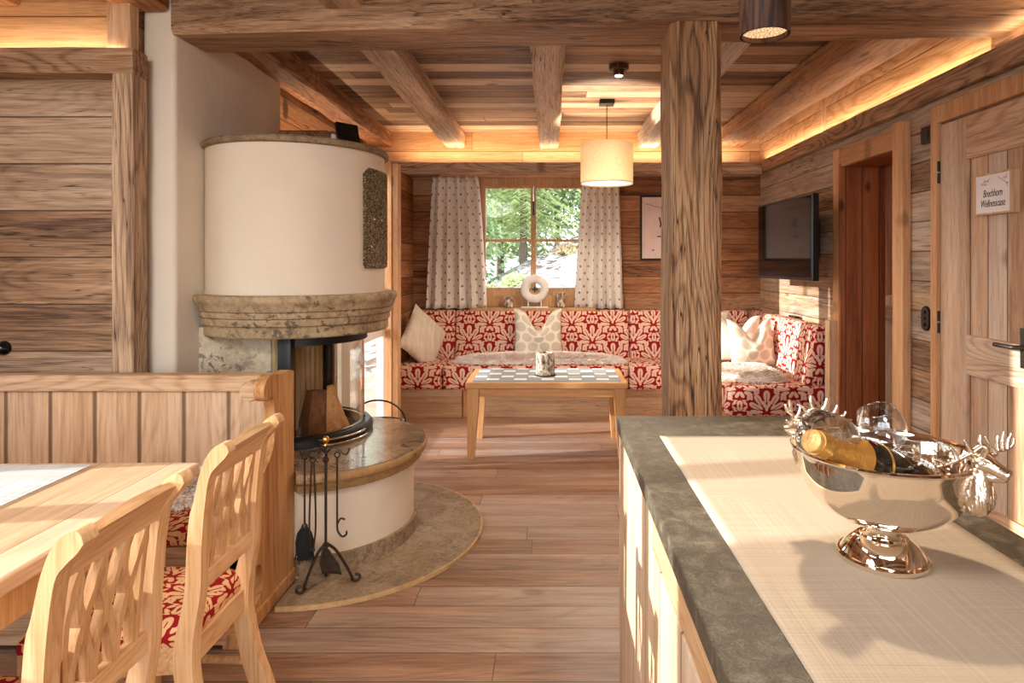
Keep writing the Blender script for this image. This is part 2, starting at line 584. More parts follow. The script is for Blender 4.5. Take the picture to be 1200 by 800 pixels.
M['mantel'] = stone('mantel_stone', srgb(112, 90, 64), srgb(164, 138, 104), srgb(198, 174, 140), 14, 0.6, 0.9, 0.3, 0.5, srgb(84, 72, 58))
M['jamb'] = stone('jamb_stone', srgb(150, 132, 106), srgb(196, 178, 150), srgb(216, 202, 178), 12, 0.7, 0.95, 0.25, 0.3, srgb(98, 92, 86))
M['hearth'] = stone('hearth_stone', srgb(104, 82, 62), srgb(150, 124, 98), srgb(178, 154, 128), 12, 0.13, 0.8, 0.9, 0.02, srgb(72, 58, 48))
M['hearthedge'] = stone('hearth_edge', srgb(120, 88, 54), srgb(164, 126, 82), srgb(186, 150, 106), 16, 0.5, 0.6, 0.3, 0.3)
M['topslab'] = stone('stove_top_stone', srgb(96, 78, 56), srgb(132, 110, 82), srgb(160, 138, 106), 20, 0.7, 0.4, 0.2, 0.3)
M['plate'] = stone('floor_plate_stone', srgb(110, 88, 66), srgb(146, 122, 96), srgb(176, 154, 128), 18, 0.45, 0.5, 0.4, 0.15)
M['plateedge'] = stone('floor_plate_edge', srgb(150, 116, 76), srgb(190, 154, 108), srgb(206, 174, 130), 18, 0.5, 0.2)
def reliefmat():
    N = NT('relief_clay_ornament')
    co = N.coords()[0]
    e = N.voro(co, 75, 'DISTANCE_TO_EDGE', 0.8)
    n = N.noise(co, 60, 4, 0.7)
    f = N.m('ADD', N.m('MULTIPLY', N.smooth(e, 0.02, 0.22), 0.6), N.m('MULTIPLY', n, 0.5))
    c = N.ramp(f, [(0.2, srgb(70, 54, 34)), (0.5, srgb(112, 92, 62)), (0.85, srgb(160, 138, 100))])
    N.pbsdf(c, 0.6, 0, N.bump(f, 0.9, 0.012), 0.3)
    return N.mat


M['relief'] = reliefmat()
M['counter'] = stone('dark_granite', srgb(50, 43, 33), srgb(82, 73, 58), srgb(128, 118, 100), 85, 0.45, 0.35, 0.5, 0.6)
M['lining'] = plain('firebox_lining', srgb(176, 150, 104), 0.8, 0, 0.12, 12)
M['black'] = plain('black_metal', srgb(24, 23, 22), 0.45, 0.3, 0.1, 40)
M['blackp'] = plain('black_glossy', srgb(16, 15, 16), 0.18, 0.0, 0.1, 40, spec=0.5)
M['iron'] = plain('wrought_iron', srgb(70, 62, 54), 0.42, 0.8, 0.25, 60, 0.3)
M['chrome'] = plain('chrome', srgb(222, 218, 210), 0.18, 1.0, 0.03, 10)
M['brass'] = plain('brass', srgb(232, 176, 96), 0.2, 1.0, 0.05, 10)
M['bristle'] = plain('black_bristle', srgb(22, 21, 22), 0.9, 0, 0.5, 250, 0.6)
M['ash'] = plain('firebox_floor', srgb(118, 84, 60), 0.7, 0, 0.2, 30)
M['silver'] = plain('polished_silver', srgb(244, 232, 218), 0.05, 1.0, 0.01, 10)
M['silverc'] = plain('cast_silver', srgb(236, 220, 200), 0.2, 1.0, 0.08, 200, 0.15)
M['gold'] = plain('gold_foil', srgb(222, 168, 84), 0.34, 0.75, 0.1, 90, 0.5)
M['cork'] = plain('foil_cap', srgb(226, 180, 110), 0.4, 0.5, 0.15, 120, 0.5)
M['bottle'] = plain('dark_bottle_glass', srgb(18, 20, 14), 0.06, 0.0, 0.2, 5, spec=0.9)
M['seal'] = plain('red_seal', srgb(206, 84, 76), 0.4)
M['greenglass'] = plain('green_glass', srgb(110, 160, 40), 0.1, 0, 0.1, 5)
M['white'] = plain('white_paint', srgb(228, 222, 212), 0.6)
M['candle'] = plain('candle_wax', srgb(236, 226, 204), 0.6, 0, 0.03)
M['paper'] = plain('sign_paper', srgb(236, 222, 212), 0.6, 0, 0.03, 8)
M['ink'] = plain('ink', srgb(48, 40, 38), 0.7)
M['blush'] = plain('blush_print', srgb(204, 170, 158), 0.7, 0, 0.15, 40)
M['art'] = plain('picture_print', srgb(222, 196, 180), 0.5, 0, 0.10, 5)
M['signframe'] = wood('sign_frame', 'Z', None, cols=PINE, knots=0, pvar=0.1, grey=0.0)
M['tvscreen'] = plain('tv_screen', srgb(10, 10, 12), 0.08, 0.0, 0.05, 5, spec=0.6)
M['tvcase'] = plain('tv_case', srgb(16, 16, 17), 0.35, 0.0, 0.1, 20)
M['roof'] = plain('roof_boards', srgb(90, 70, 54), 0.9)


def emit(name, col, s):
    N = NT(name)
    e = N.n('ShaderNodeEmission', None, Color=col, Strength=s)
    N.surf(e.outputs[0])
    return N.mat


M['glow'] = emit('lamp_glow', (1.0, 0.78, 0.52, 1), 6.0)
M['glowbright'] = emit('lamp_diffuser', (1.0, 0.84, 0.62, 1), 1.6)


def windowglass(name, tint=(1, 1, 1, 1), k=1.0):
    N = NT(name)
    t = N.n('ShaderNodeBsdfTransparent', None, Color=tint)
    g = N.n('ShaderNodeBsdfGlossy', None, Color=(1, 1, 1, 1), Roughness=0.01)
    lw = N.n('ShaderNodeLayerWeight', None, Blend=0.5)
    f = N.m('ADD', 0.006, N.m('MULTIPLY', N.m('POWER', lw.outputs['Facing'], 4.0), 0.8))
    mx = N.t.nodes.new('ShaderNodeMixShader')
    N.set(mx.inputs[0], N.m('MULTIPLY', f, k, clamp=True))
    N.t.links.new(t.outputs[0], mx.inputs[1])
    N.t.links.new(g.outputs[0], mx.inputs[2])
    N.surf(mx.outputs[0])
    return N.mat


M['pane'] = windowglass('window_glass', (0.97, 0.98, 0.98, 1), 0.7)
M['stoveglass'] = windowglass('stove_glass', (0.90, 0.88, 0.85, 1), 2.0)


def wineglass():
    N = NT('wine_glass')
    t = N.n('ShaderNodeBsdfTransparent', None, Color=(0.96, 0.96, 0.95, 1))
    g = N.n('ShaderNodeBsdfGlossy', None, Color=(1, 1, 1, 1), Roughness=0.02)
    lw = N.n('ShaderNodeLayerWeight', None, Blend=0.35)
    f = N.m('ADD', N.m('MULTIPLY', N.m('POWER', lw.outputs['Facing'], 1.5), 0.9), 0.10)
    mx = N.t.nodes.new('ShaderNodeMixShader')
    N.set(mx.inputs[0], f)
    N.t.links.new(t.outputs[0], mx.inputs[1])
    N.t.links.new(g.outputs[0], mx.inputs[2])
    N.surf(mx.outputs[0])
    return N.mat


M['wine'] = wineglass()


def shade_mat():
    N = NT('lamp_shade_linen')
    co = N.coords()[0]
    n = N.noise(co, 90, 2, 0.6)
    c = N.ramp(n, [(0.3, srgb(226, 206, 178)), (0.7, srgb(244, 230, 206))])
    d = N.n('ShaderNodeBsdfDiffuse', None, Color=c)
    t = N.n('ShaderNodeBsdfTranslucent', None, Color=c)
    mx = N.n('ShaderNodeMixShader', None, Fac=0.5)
    N.t.links.new(d.outputs[0], mx.inputs[1])
    N.t.links.new(t.outputs[0], mx.inputs[2])
    N.surf(mx.outputs[0])
    return N.mat


M['shade'] = shade_mat()


def cloth(name, c0, c1, sc=400, rough=0.9, b=0.2):
    N = NT(name)
    vec, x, y, z = N.coords()
    w = N.m('MULTIPLY', N.m('SINE', N.m('MULTIPLY', x, sc * 6)), N.m('SINE', N.m('MULTIPLY', N.m('ADD', y, z), sc * 6)))
    streak = N.m('ADD', N.noise(N.comb(N.m('MULTIPLY', x, 3), N.m('MULTIPLY', y, sc * 0.7), z), 1.0, 2, 0.6),
                 N.noise(N.comb(N.m('MULTIPLY', x, sc * 0.7), N.m('MULTIPLY', y, 3), z), 1.0, 2, 0.6))
    f = N.m('ADD', N.m('MULTIPLY', streak, 0.5), N.m('MULTIPLY', w, 0.08))
    c = N.ramp(f, [(0.32, c0), (0.66, c1)])
    N.pbsdf(c, rough, 0, N.bump(f, b, 0.002), 0.15)
    return N.mat


M['linen'] = cloth('linen_runner', srgb(166, 148, 128), srgb(194, 176, 154), 900)
M['silverrun'] = cloth('silver_runner', srgb(176, 174, 170), srgb(232, 230, 226), 160, 0.35)
M['pillow'] = cloth('linen_cushion', srgb(200, 184, 162), srgb(228, 214, 194), 200)


def pillowcirc():
    N = NT('ring_print_cushion')
    vec, u, v, w = N.coords('UV')
    p, q = 0.115, 0.10

    def disc(ou, ov):
        a = N.m('SUBTRACT', N.m('FRACT', N.m('ADD', N.m('DIVIDE', u, p), 30 + ou)), 0.5)
        b = N.m('SUBTRACT', N.m('FRACT', N.m('ADD', N.m('DIVIDE', v, q * 2), 30 + ov)), 0.5)
        b = N.m('MULTIPLY', b, 2 * q / p)
        return N.m('SQRT', N.m('ADD', N.m('MULTIPLY', a, a), N.m('MULTIPLY', b, b)))
    d = N.m('MINIMUM', disc(0, 0), disc(0.5, 0.5))
    f = N.m('SUBTRACT', 1.0, N.smooth(d, 0.38, 0.45))
    nz = N.noise(N.comb(u, v, 0.0), 90, 3, 0.6)
    f = N.m('MULTIPLY', f, N.m('ADD', 0.75, N.m('MULTIPLY', nz, 0.5)))
    c = N.mix(f, srgb(226, 214, 196), srgb(196, 183, 163))
    N.pbsdf(c, 0.9, 0, None, 0.1)
    return N.mat


M['rings'] = pillowcirc()


def damask(name, red, beige, tw=0.40, th=0.34, ou=0.0, ov=0.0):
    N = NT(name)
    vec, u, v, w = N.coords('UV')
    x = N.m('ADD', N.m('DIVIDE', u, tw), 20.0 + ou)
    y = N.m('ADD', N.m('DIVIDE', v, th), 20.0 + ov)
    fx = N.m('SUBTRACT', N.m('FRACT', x), 0.5)
    fy = N.m('SUBTRACT', N.m('FRACT', y), 0.5)
    gx = N.m('SUBTRACT', N.m('FRACT', N.m('ADD', x, 0.5)), 0.5)
    gy = N.m('SUBTRACT', N.m('FRACT', N.m('ADD', y, 0.5)), 0.5)
    ax, ay = N.m('ABSOLUTE', fx), N.m('ABSOLUTE', fy)
    # ogee shaped cells: bend the diamond border
    sel = N.m('LESS_THAN', N.m('ADD', ax, ay), 0.5)
    X = N.m('ADD', N.m('MULTIPLY', sel, fx), N.m('MULTIPLY', N.m('SUBTRACT', 1.0, sel), gx))
    Y = N.m('ADD', N.m('MULTIPLY', sel, fy), N.m('MULTIPLY', N.m('SUBTRACT', 1.0, sel), gy))
    AX, AY = N.m('ABSOLUTE', X), N.m('ABSOLUTE', Y)
    def petal(px_, py_, cx, cy, ang, L, W, vein=0.006):
        a = math.radians(ang)
        dx = N.m('SUBTRACT', px_, cx)
        dy = N.m('SUBTRACT', py_, cy)
        uu = N.m('ADD', N.m('MULTIPLY', dx, math.sin(a)), N.m('MULTIPLY', dy, math.cos(a)))
        vv = N.m('SUBTRACT', N.m('MULTIPLY', dx, math.cos(a)), N.m('MULTIPLY', dy, math.sin(a)))
        k1 = N.m('MULTIPLY', uu, 1.0 / L)
        w = N.m('MULTIPLY', vv, 1.0 / W)
        # broader towards the tip
        e = N.m('ADD', N.m('MULTIPLY', k1, k1), N.m('MULTIPLY', N.m('MULTIPLY', w, w), N.m('MAXIMUM', 0.5, N.m('SUBTRACT', 1.15, N.m('MULTIPLY', k1, 0.45)))))
        m_ = N.m('LESS_THAN', e, 1.0)
        if vein:
            m_ = N.m('MULTIPLY', m_, N.m('MAXIMUM', N.m('GREATER_THAN', N.m('ABSOLUTE', vv), vein), N.m('GREATER_THAN', k1, 0.45)))
        return m_
    parts_ = []
    for ang, dist, L, W in ((0, .37, .13, .062), (27, .335, .125, .060), (54, .275, .115, .055), (82, .215, .095, .048), (112, .165, .08, .042),
                            (13, .205, .075, .034), (42, .185, .070, .034), (74, .125, .055, .030), (0, .115, .07, .034), (155, .10, .075, .036)):
        a = math.radians(ang)
        parts_.append(petal(AX, Y, dist * math.sin(a), -0.17 + dist * math.cos(a), ang, L * 1.0, W * 1.02, 0.007 if L > .1 else 0))
    for cx, cy, ang, L, W in ((.035, .455, 20, .075, .030), (.115, .405, 75, .075, .030), (.165, .335, 10, .080, .032), (.235, .275, 80, .085, .034), (.290, .195, 15, .085, .034),
                              (.365, .145, 95, .080, .034), (.405, .065, 40, .075, .030), (.470, .040, 5, .06, .024)):
        parts_.append(petal(AX, AY, cx, cy, ang, L * 1.0, W * 0.98, 0.0))
    f = parts_[0]
    for p_ in parts_[1:]:
        f = N.m('MAXIMUM', f, p_)
    fz = N.noise(N.comb(u, v, 0.0), 700, 2, 0.6)
    c = N.mix(f, red, beige)
    c = N.mix(0.25, c, N.ramp(fz, [(0.3, (0.55, 0.55, 0.55, 1)), (0.7, (1, 1, 1, 1))]), 'MULTIPLY')
    N.pbsdf(c, 0.85, 0, N.bump(N.m('ADD', f, N.m('MULTIPLY', fz, 0.3)), 0.15, 0.002), 0.15)
    return N.mat


M['damask'] = damask('red_damask', srgb(146, 22, 30), srgb(226, 186, 160))
M['damask2'] = damask('red_damask_chair', srgb(150, 24, 26), srgb(226, 178, 128), 0.24, 0.2, 0.2, 0.1)


def dotcloth():
    N = NT('dotted_curtain')
    vec, u, v, w = N.coords('UV')
    p = 0.13

    def dots(ou, ov):
        a = N.m('SUBTRACT', N.m('FRACT', N.m('ADD', N.m('DIVIDE', u, p), 30 + ou)), 0.5)
        b = N.m('SUBTRACT', N.m('FRACT', N.m('ADD', N.m('DIVIDE', v, p), 30 + ov)), 0.5)
        return N.m('LESS_THAN', N.m('ADD', N.m('MULTIPLY', a, a), N.m('MULTIPLY', b, b)), 0.0085)
    f = N.m('MAXIMUM', dots(0, 0), dots(0.5, 0.5))
    nz = N.noise(N.comb(u, v, 0.0), 60, 3, 0.6)
    c = N.ramp(nz, [(0.3, srgb(234, 224, 210)), (0.7, srgb(246, 238, 226))])
    c = N.mix(N.m('MULTIPLY', f, 0.8), c, srgb(128, 76, 62))
    d = N.n('ShaderNodeBsdfDiffuse', None, Color=c)
    t = N.n('ShaderNodeBsdfTranslucent', None, Color=c)
    mx = N.n('ShaderNodeMixShader', None, Fac=0.22)
    N.t.links.new(d.outputs[0], mx.inputs[1])
    N.t.links.new(t.outputs[0], mx.inputs[2])
    N.surf(mx.outputs[0])
    return N.mat


M['curtain'] = dotcloth()


def runnerblocks():
    N = NT('grey_block_runner')
    vec, x, y, z = N.coords()
    a = N.m('FRACT', N.m('ADD', N.m('DIVIDE', x, 0.20), 20.2))
    row = N.m('FLOOR', N.m('ADD', N.m('DIVIDE', y, 0.115), 20.0))
    b = N.m('FRACT', N.m('ADD', N.m('DIVIDE', y, 0.115), 20.0))
    a2 = N.m('FRACT', N.m('ADD', a, N.m('MULTIPLY', row, 0.5)))
    f = N.m('MULTIPLY', N.m('LESS_THAN', a2, 0.45), N.m('LESS_THAN', b, 0.55))
    nz = N.noise(vec, 120, 2, 0.6)
    c = N.mix(f, srgb(150, 152, 152), srgb(232, 230, 224))
    c = N.mix(0.2, c, N.ramp(nz, [(0.3, (0.5, 0.5, 0.5, 1)), (0.7, (1, 1, 1, 1))]), 'MULTIPLY')
    N.pbsdf(c, 0.85, 0, None, 0.1)
    return N.mat


M['blocks'] = runnerblocks()


def bark():
    N = NT('birch_bark')
    vec, x, y, z = N.coords()
    a = N.noise(N.comb(N.m('MULTIPLY', x, 40), N.m('MULTIPLY', y, 40), N.m('MULTIPLY', z, 22)), 1.0, 4, 0.7, 0.6)
    c = N.ramp(a, [(0.36, srgb(60, 46, 38)), (0.48, srgb(150, 128, 106)), (0.62, srgb(226, 214, 196))])
    N.pbsdf(c, 0.8, 0, N.bump(a, 0.6, 0.01), 0.2)
    return N.mat


M['bark'] = bark()
def woolmat():
    N = NT('sheep_wool')
    n = N.noise(N.coords()[0], 14, 3, 0.6)
    c = N.ramp(n, [(0.35, srgb(240, 222, 208)), (0.6, srgb(254, 246, 238))])
    d = N.n('ShaderNodeBsdfDiffuse', None, Color=c)
    t = N.n('ShaderNodeBsdfTranslucent', None, Color=c)
    mx = N.n('ShaderNodeMixShader', None, Fac=0.2)
    N.t.links.new(d.outputs[0], mx.inputs[1])
    N.t.links.new(t.outputs[0], mx.inputs[2])
    N.surf(mx.outputs[0])
    return N.mat


M['wool'] = woolmat()
M['wooltip'] = plain('sheep_wool_brown', srgb(232, 206, 184), 0.95, 0, 0.12, 20)
M['wreath'] = plain('white_wreath', srgb(226, 216, 204), 0.85, 0, 0.15, 120, 0.7)


def leaf(name, c0, c1, c2):
    N = NT(name)
    oi = N.coords()[0]
    n = N.noise(oi, 2.2, 4, 0.7)
    c = N.ramp(n, [(0.3, c0), (0.5, c1), (0.7, c2)])
    d = N.n('ShaderNodeBsdfDiffuse', None, Color=c)
    t = N.n('ShaderNodeBsdfTranslucent', None, Color=c)
    mx = N.n('ShaderNodeMixShader', None, Fac=0.35)
    N.t.links.new(d.outputs[0], mx.inputs[1])
    N.t.links.new(t.outputs[0], mx.inputs[2])
    N.surf(mx.outputs[0])
    return N.mat


M['needles'] = leaf('conifer_needles', srgb(96, 116, 84), srgb(140, 158, 114), srgb(182, 194, 150))
M['needles2'] = leaf('conifer_needles_light', srgb(128, 146, 98), srgb(172, 186, 128), srgb(212, 218, 168))
M['shrub'] = leaf('dry_shrub', srgb(120, 100, 76), srgb(164, 142, 104), srgb(198, 184, 140))
M['trunk'] = plain('tree_trunk', srgb(92, 74, 60), 0.9, 0, 0.3, 20, 0.5)


def snow():
    N = NT('snow_slope')
    vec, x, y, z = N.coords()
    a = N.noise(vec, 0.8, 6, 0.65, 0.6)
    b = N.noise(N.comb(N.m('MULTIPLY', x, 1.4), N.m('MULTIPLY', y, 1.0), N.m('MULTIPLY', z, 6)), 2.5, 4, 0.7, 1.0)
    f = N.m('MULTIPLY', N.smooth(b, 0.47, 0.57), N.smooth(a, 0.36, 0.50))
    c = N.mix(f, srgb(150, 146, 142), srgb(70, 58, 46))
    N.pbsdf(c, 0.8, 0, N.bump(a, 0.5, 0.1), 0.2)
    return N.mat


M['snow'] = snow()
# ------------------------------------------------------------------ the setting
H = 2.72


def wallgrid(bm, axis, a0, a1, z0, z1, t0, t1, holes=()):
    As = sorted({a0, a1, *[h[0] for h in holes], *[h[1] for h in holes]})
    Zs = sorted({z0, z1, *[h[2] for h in holes], *[h[3] for h in holes]})
    for i in range(len(As) - 1):
        for k in range(len(Zs) - 1):
            am, zm = (As[i] + As[i + 1]) / 2, (Zs[k] + Zs[k + 1]) / 2
            if any(h[0] < am < h[1] and h[2] < zm < h[3] for h in holes):
                continue
            if axis == 'x':
                box(bm, As[i], As[i + 1], t0, t1, Zs[k], Zs[k + 1])
            else:
                box(bm, t0, t1, As[i], As[i + 1], Zs[k], Zs[k + 1])
    return bm


struct('floor', box(nb(), -3.0, 3.9, -2.6, 6.9, -0.12, 0.0), M['floor'])
struct('ceiling', box(nb(), -3.15, 2.37, -2.75, 6.6, H, H + 0.12), M['ceil'])
WX0, WX1, WZ0, WZ1 = -0.745, 0.385, 1.07, 2.265
struct('wall_back', wallgrid(nb(), 'x', -1.9, 2.12, 0, H, 6.40, 6.62, [(WX0, WX1, WZ0, WZ1), (-1.9, -1.43, 0, 2.25)]), M['wallX'])
struct('wall_right', wallgrid(nb(), 'y', -2.6, 6.62, 0, H, 2.12, 2.37,
                              [(2.60, 3.42, 0, 2.14), (3.836, 4.56, 0, 2.11)]), M['wallY'])
struct('wall_dining', box(nb(), -3.0, -1.92, 2.90, 3.0, 0, H), M['wallL'])
bm = box(nb(), -1.92, -1.764, 2.96, 4.13, 0, H, 0.025, 4)
struct('wall_fireplace', bm, M['plaster'], smooth=40)
struct('wall_left', wallgrid(nb(), 'y', -2.6, 3.0, 0, H, -3.15, -3.0, [(0.42, 2.06, 0.88, 2.32)]), M['wallY'])
struct('wall_rear', wallgrid(nb(), 'x', -3.15, 2.37, 0, H, -2.75, -2.6, [(-2.5, 1.7, 0.25, 2.35)]), M['wallL'])
bm = nb()
box(bm, -1.43, -1.40, 5.39, 6.42, 0, 2.25)
box(bm, -1.75, -1.44, 4.05, 4.13, 0, 2.25)
box(bm, -2.0, -1.42, 4.13, 6.40, 2.25, 2.262)
box(bm, -2.0, -1.90, 4.13, 6.40, 2.262, H)
struct('wall_lounge', bm, M['wallY2'])

# cove ledges and trim
bm = nb()
beam(bm, (-1.9, 6.29, 2.328), (2.06, 6.29, 2.328), 0.22, 0.115, 0.008, 0.003, seed=1)
struct('trim_1', bm, M['trimX'])
bm = nb()
beam(bm, (2.09, -2.6, 2.345), (2.09, 6.18, 2.345), 0.06, 0.11, 0.006, 0.003, seed=2)
struct('trim_2', bm, M['trimY'])
bm = nb()
beam(bm, (-3.0, 2.845, 2.295), (-1.852, 2.845, 2.295), 0.105, 0.115, 0.007, 0.004, seed=3)
struct('trim_3', bm, M['trimX'])
bm = nb()
beam(bm, (-1.903, 2.85, 0), (-1.903, 2.85, 2.24), 0.098, 0.10, 0.006, 0.004, seed=4)
struct('trim_4', bm, M['post'])
bm = nb()
beam(bm, (-1.95, 2.875, 2.35), (-1.95, 2.875, H), 0.11, 0.06, 0.006, 0.003, seed=5)
struct('trim_5', bm, M['trimZ'])
bm = nb()
box(bm, 2.098, 2.12, 4.84, 4.91, 2.40, H, 0.003)
struct('trim_6', bm, M['trimZ'])
# pale boards lit by the coves
struct('trim_7', box(nb(), -1.90, 2.12, 6.382, 6.40, 2.385, H), M['coveX'])
struct('trim_8', box(nb(), 2.104, 2.12, 3.02, 6.38, 2.40, H), M['coveY'])
struct('trim_9', box(nb(), 2.104, 2.12, -2.6, 2.70, 2.40, H), M['coveY'])
struct('trim_10', box(nb(), -3.0, -1.92, 2.885, 2.90, 2.352, H), M['coveX'])
# curtain rail board under the ledge
struct('trim_11', box(nb(), -1.10, 0.82, 6.20, 6.40, 2.255, 2.27, 0.002), M['winwood'])
# bench-end board beside the right sofa
struct('trim_12', box(nb(), 2.02, 2.12, 4.585, 4.665, 0, 0.98, 0.004), M['trimZ'])

# beams -----------------------------------------------------------------
bm = beam(nb(), (-1.764, 3.09, 2.595), (2.12, 2.86, 2.595), 0.30, 0.25, 0.018, 0.008, 0.3, seed=6)
tag(obj('ceiling_beam', bm, M['beamX']), 'massive weathered timber beam crossing the whole room on top of the square pillar', 'beam')
JG = 'ceiling joists over the lounge'


def joist(x0, x1, y0, y1, z0, mat, label, seed, group=None):
    b = beam(nb(), ((x0 + x1) / 2, y0, (z0 + H) / 2), ((x0 + x1) / 2, y1, (z0 + H) / 2), x1 - x0, H - z0, 0.016, 0.006, 0.20, seed=seed)
    return tag(obj('ceiling_joist', b, mat), label, 'joist', group)


joist(-1.82, -1.60, 3.24, 6.38, 2.57, M['beamYr'], 'reddish ceiling joist running above the stove top beside the chimney wall', 10, JG)
joist(-1.06, -0.87, 3.22, 6.38, 2.56, M['beamY'], 'grey cracked ceiling joist between the stove and the window, left of the middle joist', 11, JG)
joist(-0.115, 0.075, 3.17, 6.38, 2.55, M['beamY'], 'middle grey cracked ceiling joist pointing straight at the window', 12, JG)
joist(0.87, 1.07, 3.10, 6.38, 2.56, M['beamY'], 'ceiling joist half hidden behind the square pillar', 13, JG)
joist(1.64, 1.95, 3.05, 6.38, 2.57, M['beamYr'], 'broad pale ceiling joist beside the glowing right wall cove', 14, JG)
DG = 'ceiling joists over the dining side'
joist(-2.65, -2.42, -2.6, 2.88, 2.57, M['beamYr'], 'joist end over the dining planks in the top left corner of the photo', 15, DG)
joist(-1.99, -1.785, -2.6, 2.94, 2.57, M['beamYr'], 'smooth joist ending above the white chimney edge', 16, DG)
joist(-1.05, -0.86, -2.6, 2.90, 2.57, M['beamY'], 'joist end on top of the cross beam, above the stove', 17, DG)
joist(-0.10, 0.09, -2.6, 2.84, 2.57, M['beamY'], 'joist end barely in view on top of the cross beam, left of the pillar', 18, DG)
bm = beam(nb(), (0.65, 2.955, 0), (0.65, 2.955, 2.475), 0.232, 0.29, 0.03, 0.005, 0.35, seed=20)
tag(obj('timber_pillar', bm, M['post'], loc=(0.65, 2.955, 0)), 'square weathered timber pillar with bold grain behind the stone worktop', 'pillar')

# back window -----------------------------------------------------------
def frame_xz(bm, x0, x1, z0, z1, wl, wt, wb, y0, y1, bev=0.004):
    box(bm, x0, x0 + wl, y0, y1, z0, z1, bev)
    box(bm, x1 - wl, x1, y0, y1, z0, z1, bev)
    box(bm, x0 + wl, x1 - wl, y0, y1, z1 - wt, z1, bev)
    box(bm, x0 + wl, x1 - wl, y0, y1, z0, z0 + wb, bev)


bm = nb()
frame_xz(bm, WX0, WX1, WZ0, WZ1, 0.055, 0.085, 0.05, 6.37, 6.47)
w1 = struct('window_1', bm, M['winwood'])
for sx0, sx1 in ((-0.69, -0.16), (-0.20, 0.33)):
    bm = nb()
    x0, x1 = (sx0, -0.181) if sx0 < -0.5 else (-0.179, sx1)
    frame_xz(bm, x0, x1, 1.12, 2.18, 0.026, 0.026, 0.03, 6.385, 6.445, 0.003)
    box(bm, x0 + 0.026, x1 - 0.026, 6.40, 6.43, 1.615, 1.64, 0.002)
    s = struct('casement', bm, M['winwood'], parent=w1)
    struct('pane', box(nb(), x0 + 0.02, x1 - 0.02, 6.41, 6.416, 1.14, 2.16), M['pane'], parent=s)
bm = nb()
box(bm, -0.19, -0.17, 6.372, 6.386, 1.88, 2.02, 0.003)
tube(bm, [(-0.18, 6.378, 1.98), (-0.18, 6.345, 1.98), (-0.18, 6.34, 1.965), (-0.18, 6.34, 1.895)], 0.009, 8)
struct('window_handle', bm, M['iron'], 40, parent=w1)
bm = nb()
box(bm, -0.186, -0.174, 6.376, 6.386, 2.02, 2.25, 0.002)
struct('espagnolette_rod', bm, M['chrome'], parent=w1)
struct('window_apron', box(nb(), -0.76, 0.40, 6.37, 6.42, 0.955, 1.072, 0.004), M['winwood'], parent=w1)
struct('window_sill', box(nb(), -0.80, 0.44, 6.20, 6.42, 0.925, 0.955, 0.006), M['winwood'], parent=w1)

# dining window on the left (gives the sun patches)
bm = nb()
ys = [0.42, 0.84, 1.31, 1.745, 2.2]
for y in (0.82, 1.295, 1.73):
    box(bm, -3.10, -3.02, y, y + 0.10, 0.88, 2.32, 0.004)
box(bm, -3.10, -3.02, 0.42, 0.50, 0.88, 2.32, 0.004)
box(bm, -3.10, -3.02, 2.01, 2.06, 0.88, 2.32, 0.004)
box(bm, -3.10, -3.02, 0.50, 2.01, 2.27, 2.32, 0.004)
box(bm, -3.10, -3.02, 0.50, 2.01, 0.88, 0.92, 0.004)
w2 = struct('window_2', bm, M['winwood'])
struct('pane', box(nb(), -3.065, -3.06, 0.50, 2.01, 0.92, 2.27), M['pane'], parent=w2)
# unseen rear glazing behind the camera, added wide to let in sky fill
bm = nb()
frame_xz(bm, -2.5, 1.7, 0.25, 2.35, 0.07, 0.07, 0.07, -2.71, -2.64)
for x in (-1.1, 0.3):
    box(bm, x - 0.05, x + 0.05, -2.71, -2.64, 0.32, 2.28, 0.004)
w3 = struct('window_3', bm, M['winwood'])
struct('pane', box(nb(), -2.43, 1.63, -2.68, -2.675, 0.32, 2.28), M['pane'], parent=w3)
# glazed terrace door beside the stove
bm = nb()
box(bm, -1.46, -1.42, 4.13, 4.17, 0, 2.245, 0.004)
box(bm, -1.46, -1.40, 4.23, 4.40, 0, 2.245, 0.004)
box(bm, -1.46, -1.40, 5.28, 5.30, 0, 2.245, 0.003)
box(bm, -1.46, -1.40, 4.40, 5.28, 2.14, 2.245, 0.004)
box(bm, -1.46, -1.40, 4.40, 5.28, 0, 0.12, 0.004)
box(bm, -1.45, -1.41, 4.40, 5.28, 0.79, 0.86, 0.003)
d3 = struct('door_3', bm, M['white'])
bm = nb()
box(bm, -1.395, -1.335, 5.28, 5.40, 0, 2.245, 0.004)
box(bm, -1.335, -1.285, 5.29, 5.40, 0, 2.235, 0.004)
struct('door_post', bm, M['frameZ'], parent=d3)
struct('pane', box(nb(), -1.433, -1.427, 4.17, 5.28, 0.0, 2.14), M['pane'], parent=d3)

# open doorway in the right wall ----------------------------------------
bm = nb()
box(bm, 2.075, 2.40, 4.535, 4.56, 0, 2.11)                       # far jamb lining
box(bm, 2.12, 2.40, 3.836, 3.86, 0, 2.11)
box(bm, 2.12, 2.40, 3.86, 4.535, 2.09, 2.11)
d2 = struct('door_2', bm, M['redX'])
bm = nb()
box(bm, 2.075, 2.12, 4.56, 4.655, 0, 2.225, 0.004)
struct('architrave', bm, M['frameZ'], parent=d2)
bm = nb()
box(bm, 2.07, 2.12, 3.72, 3.836, 0, 2.24, 0.004)
struct('architrave', bm, M['frameZ'], parent=d2)
bm = nb()
box(bm, 2.082, 2.12, 3.836, 4.56, 2.09, 2.215, 0.004)
struct('lintel', bm, M['frameY'], parent=d2)

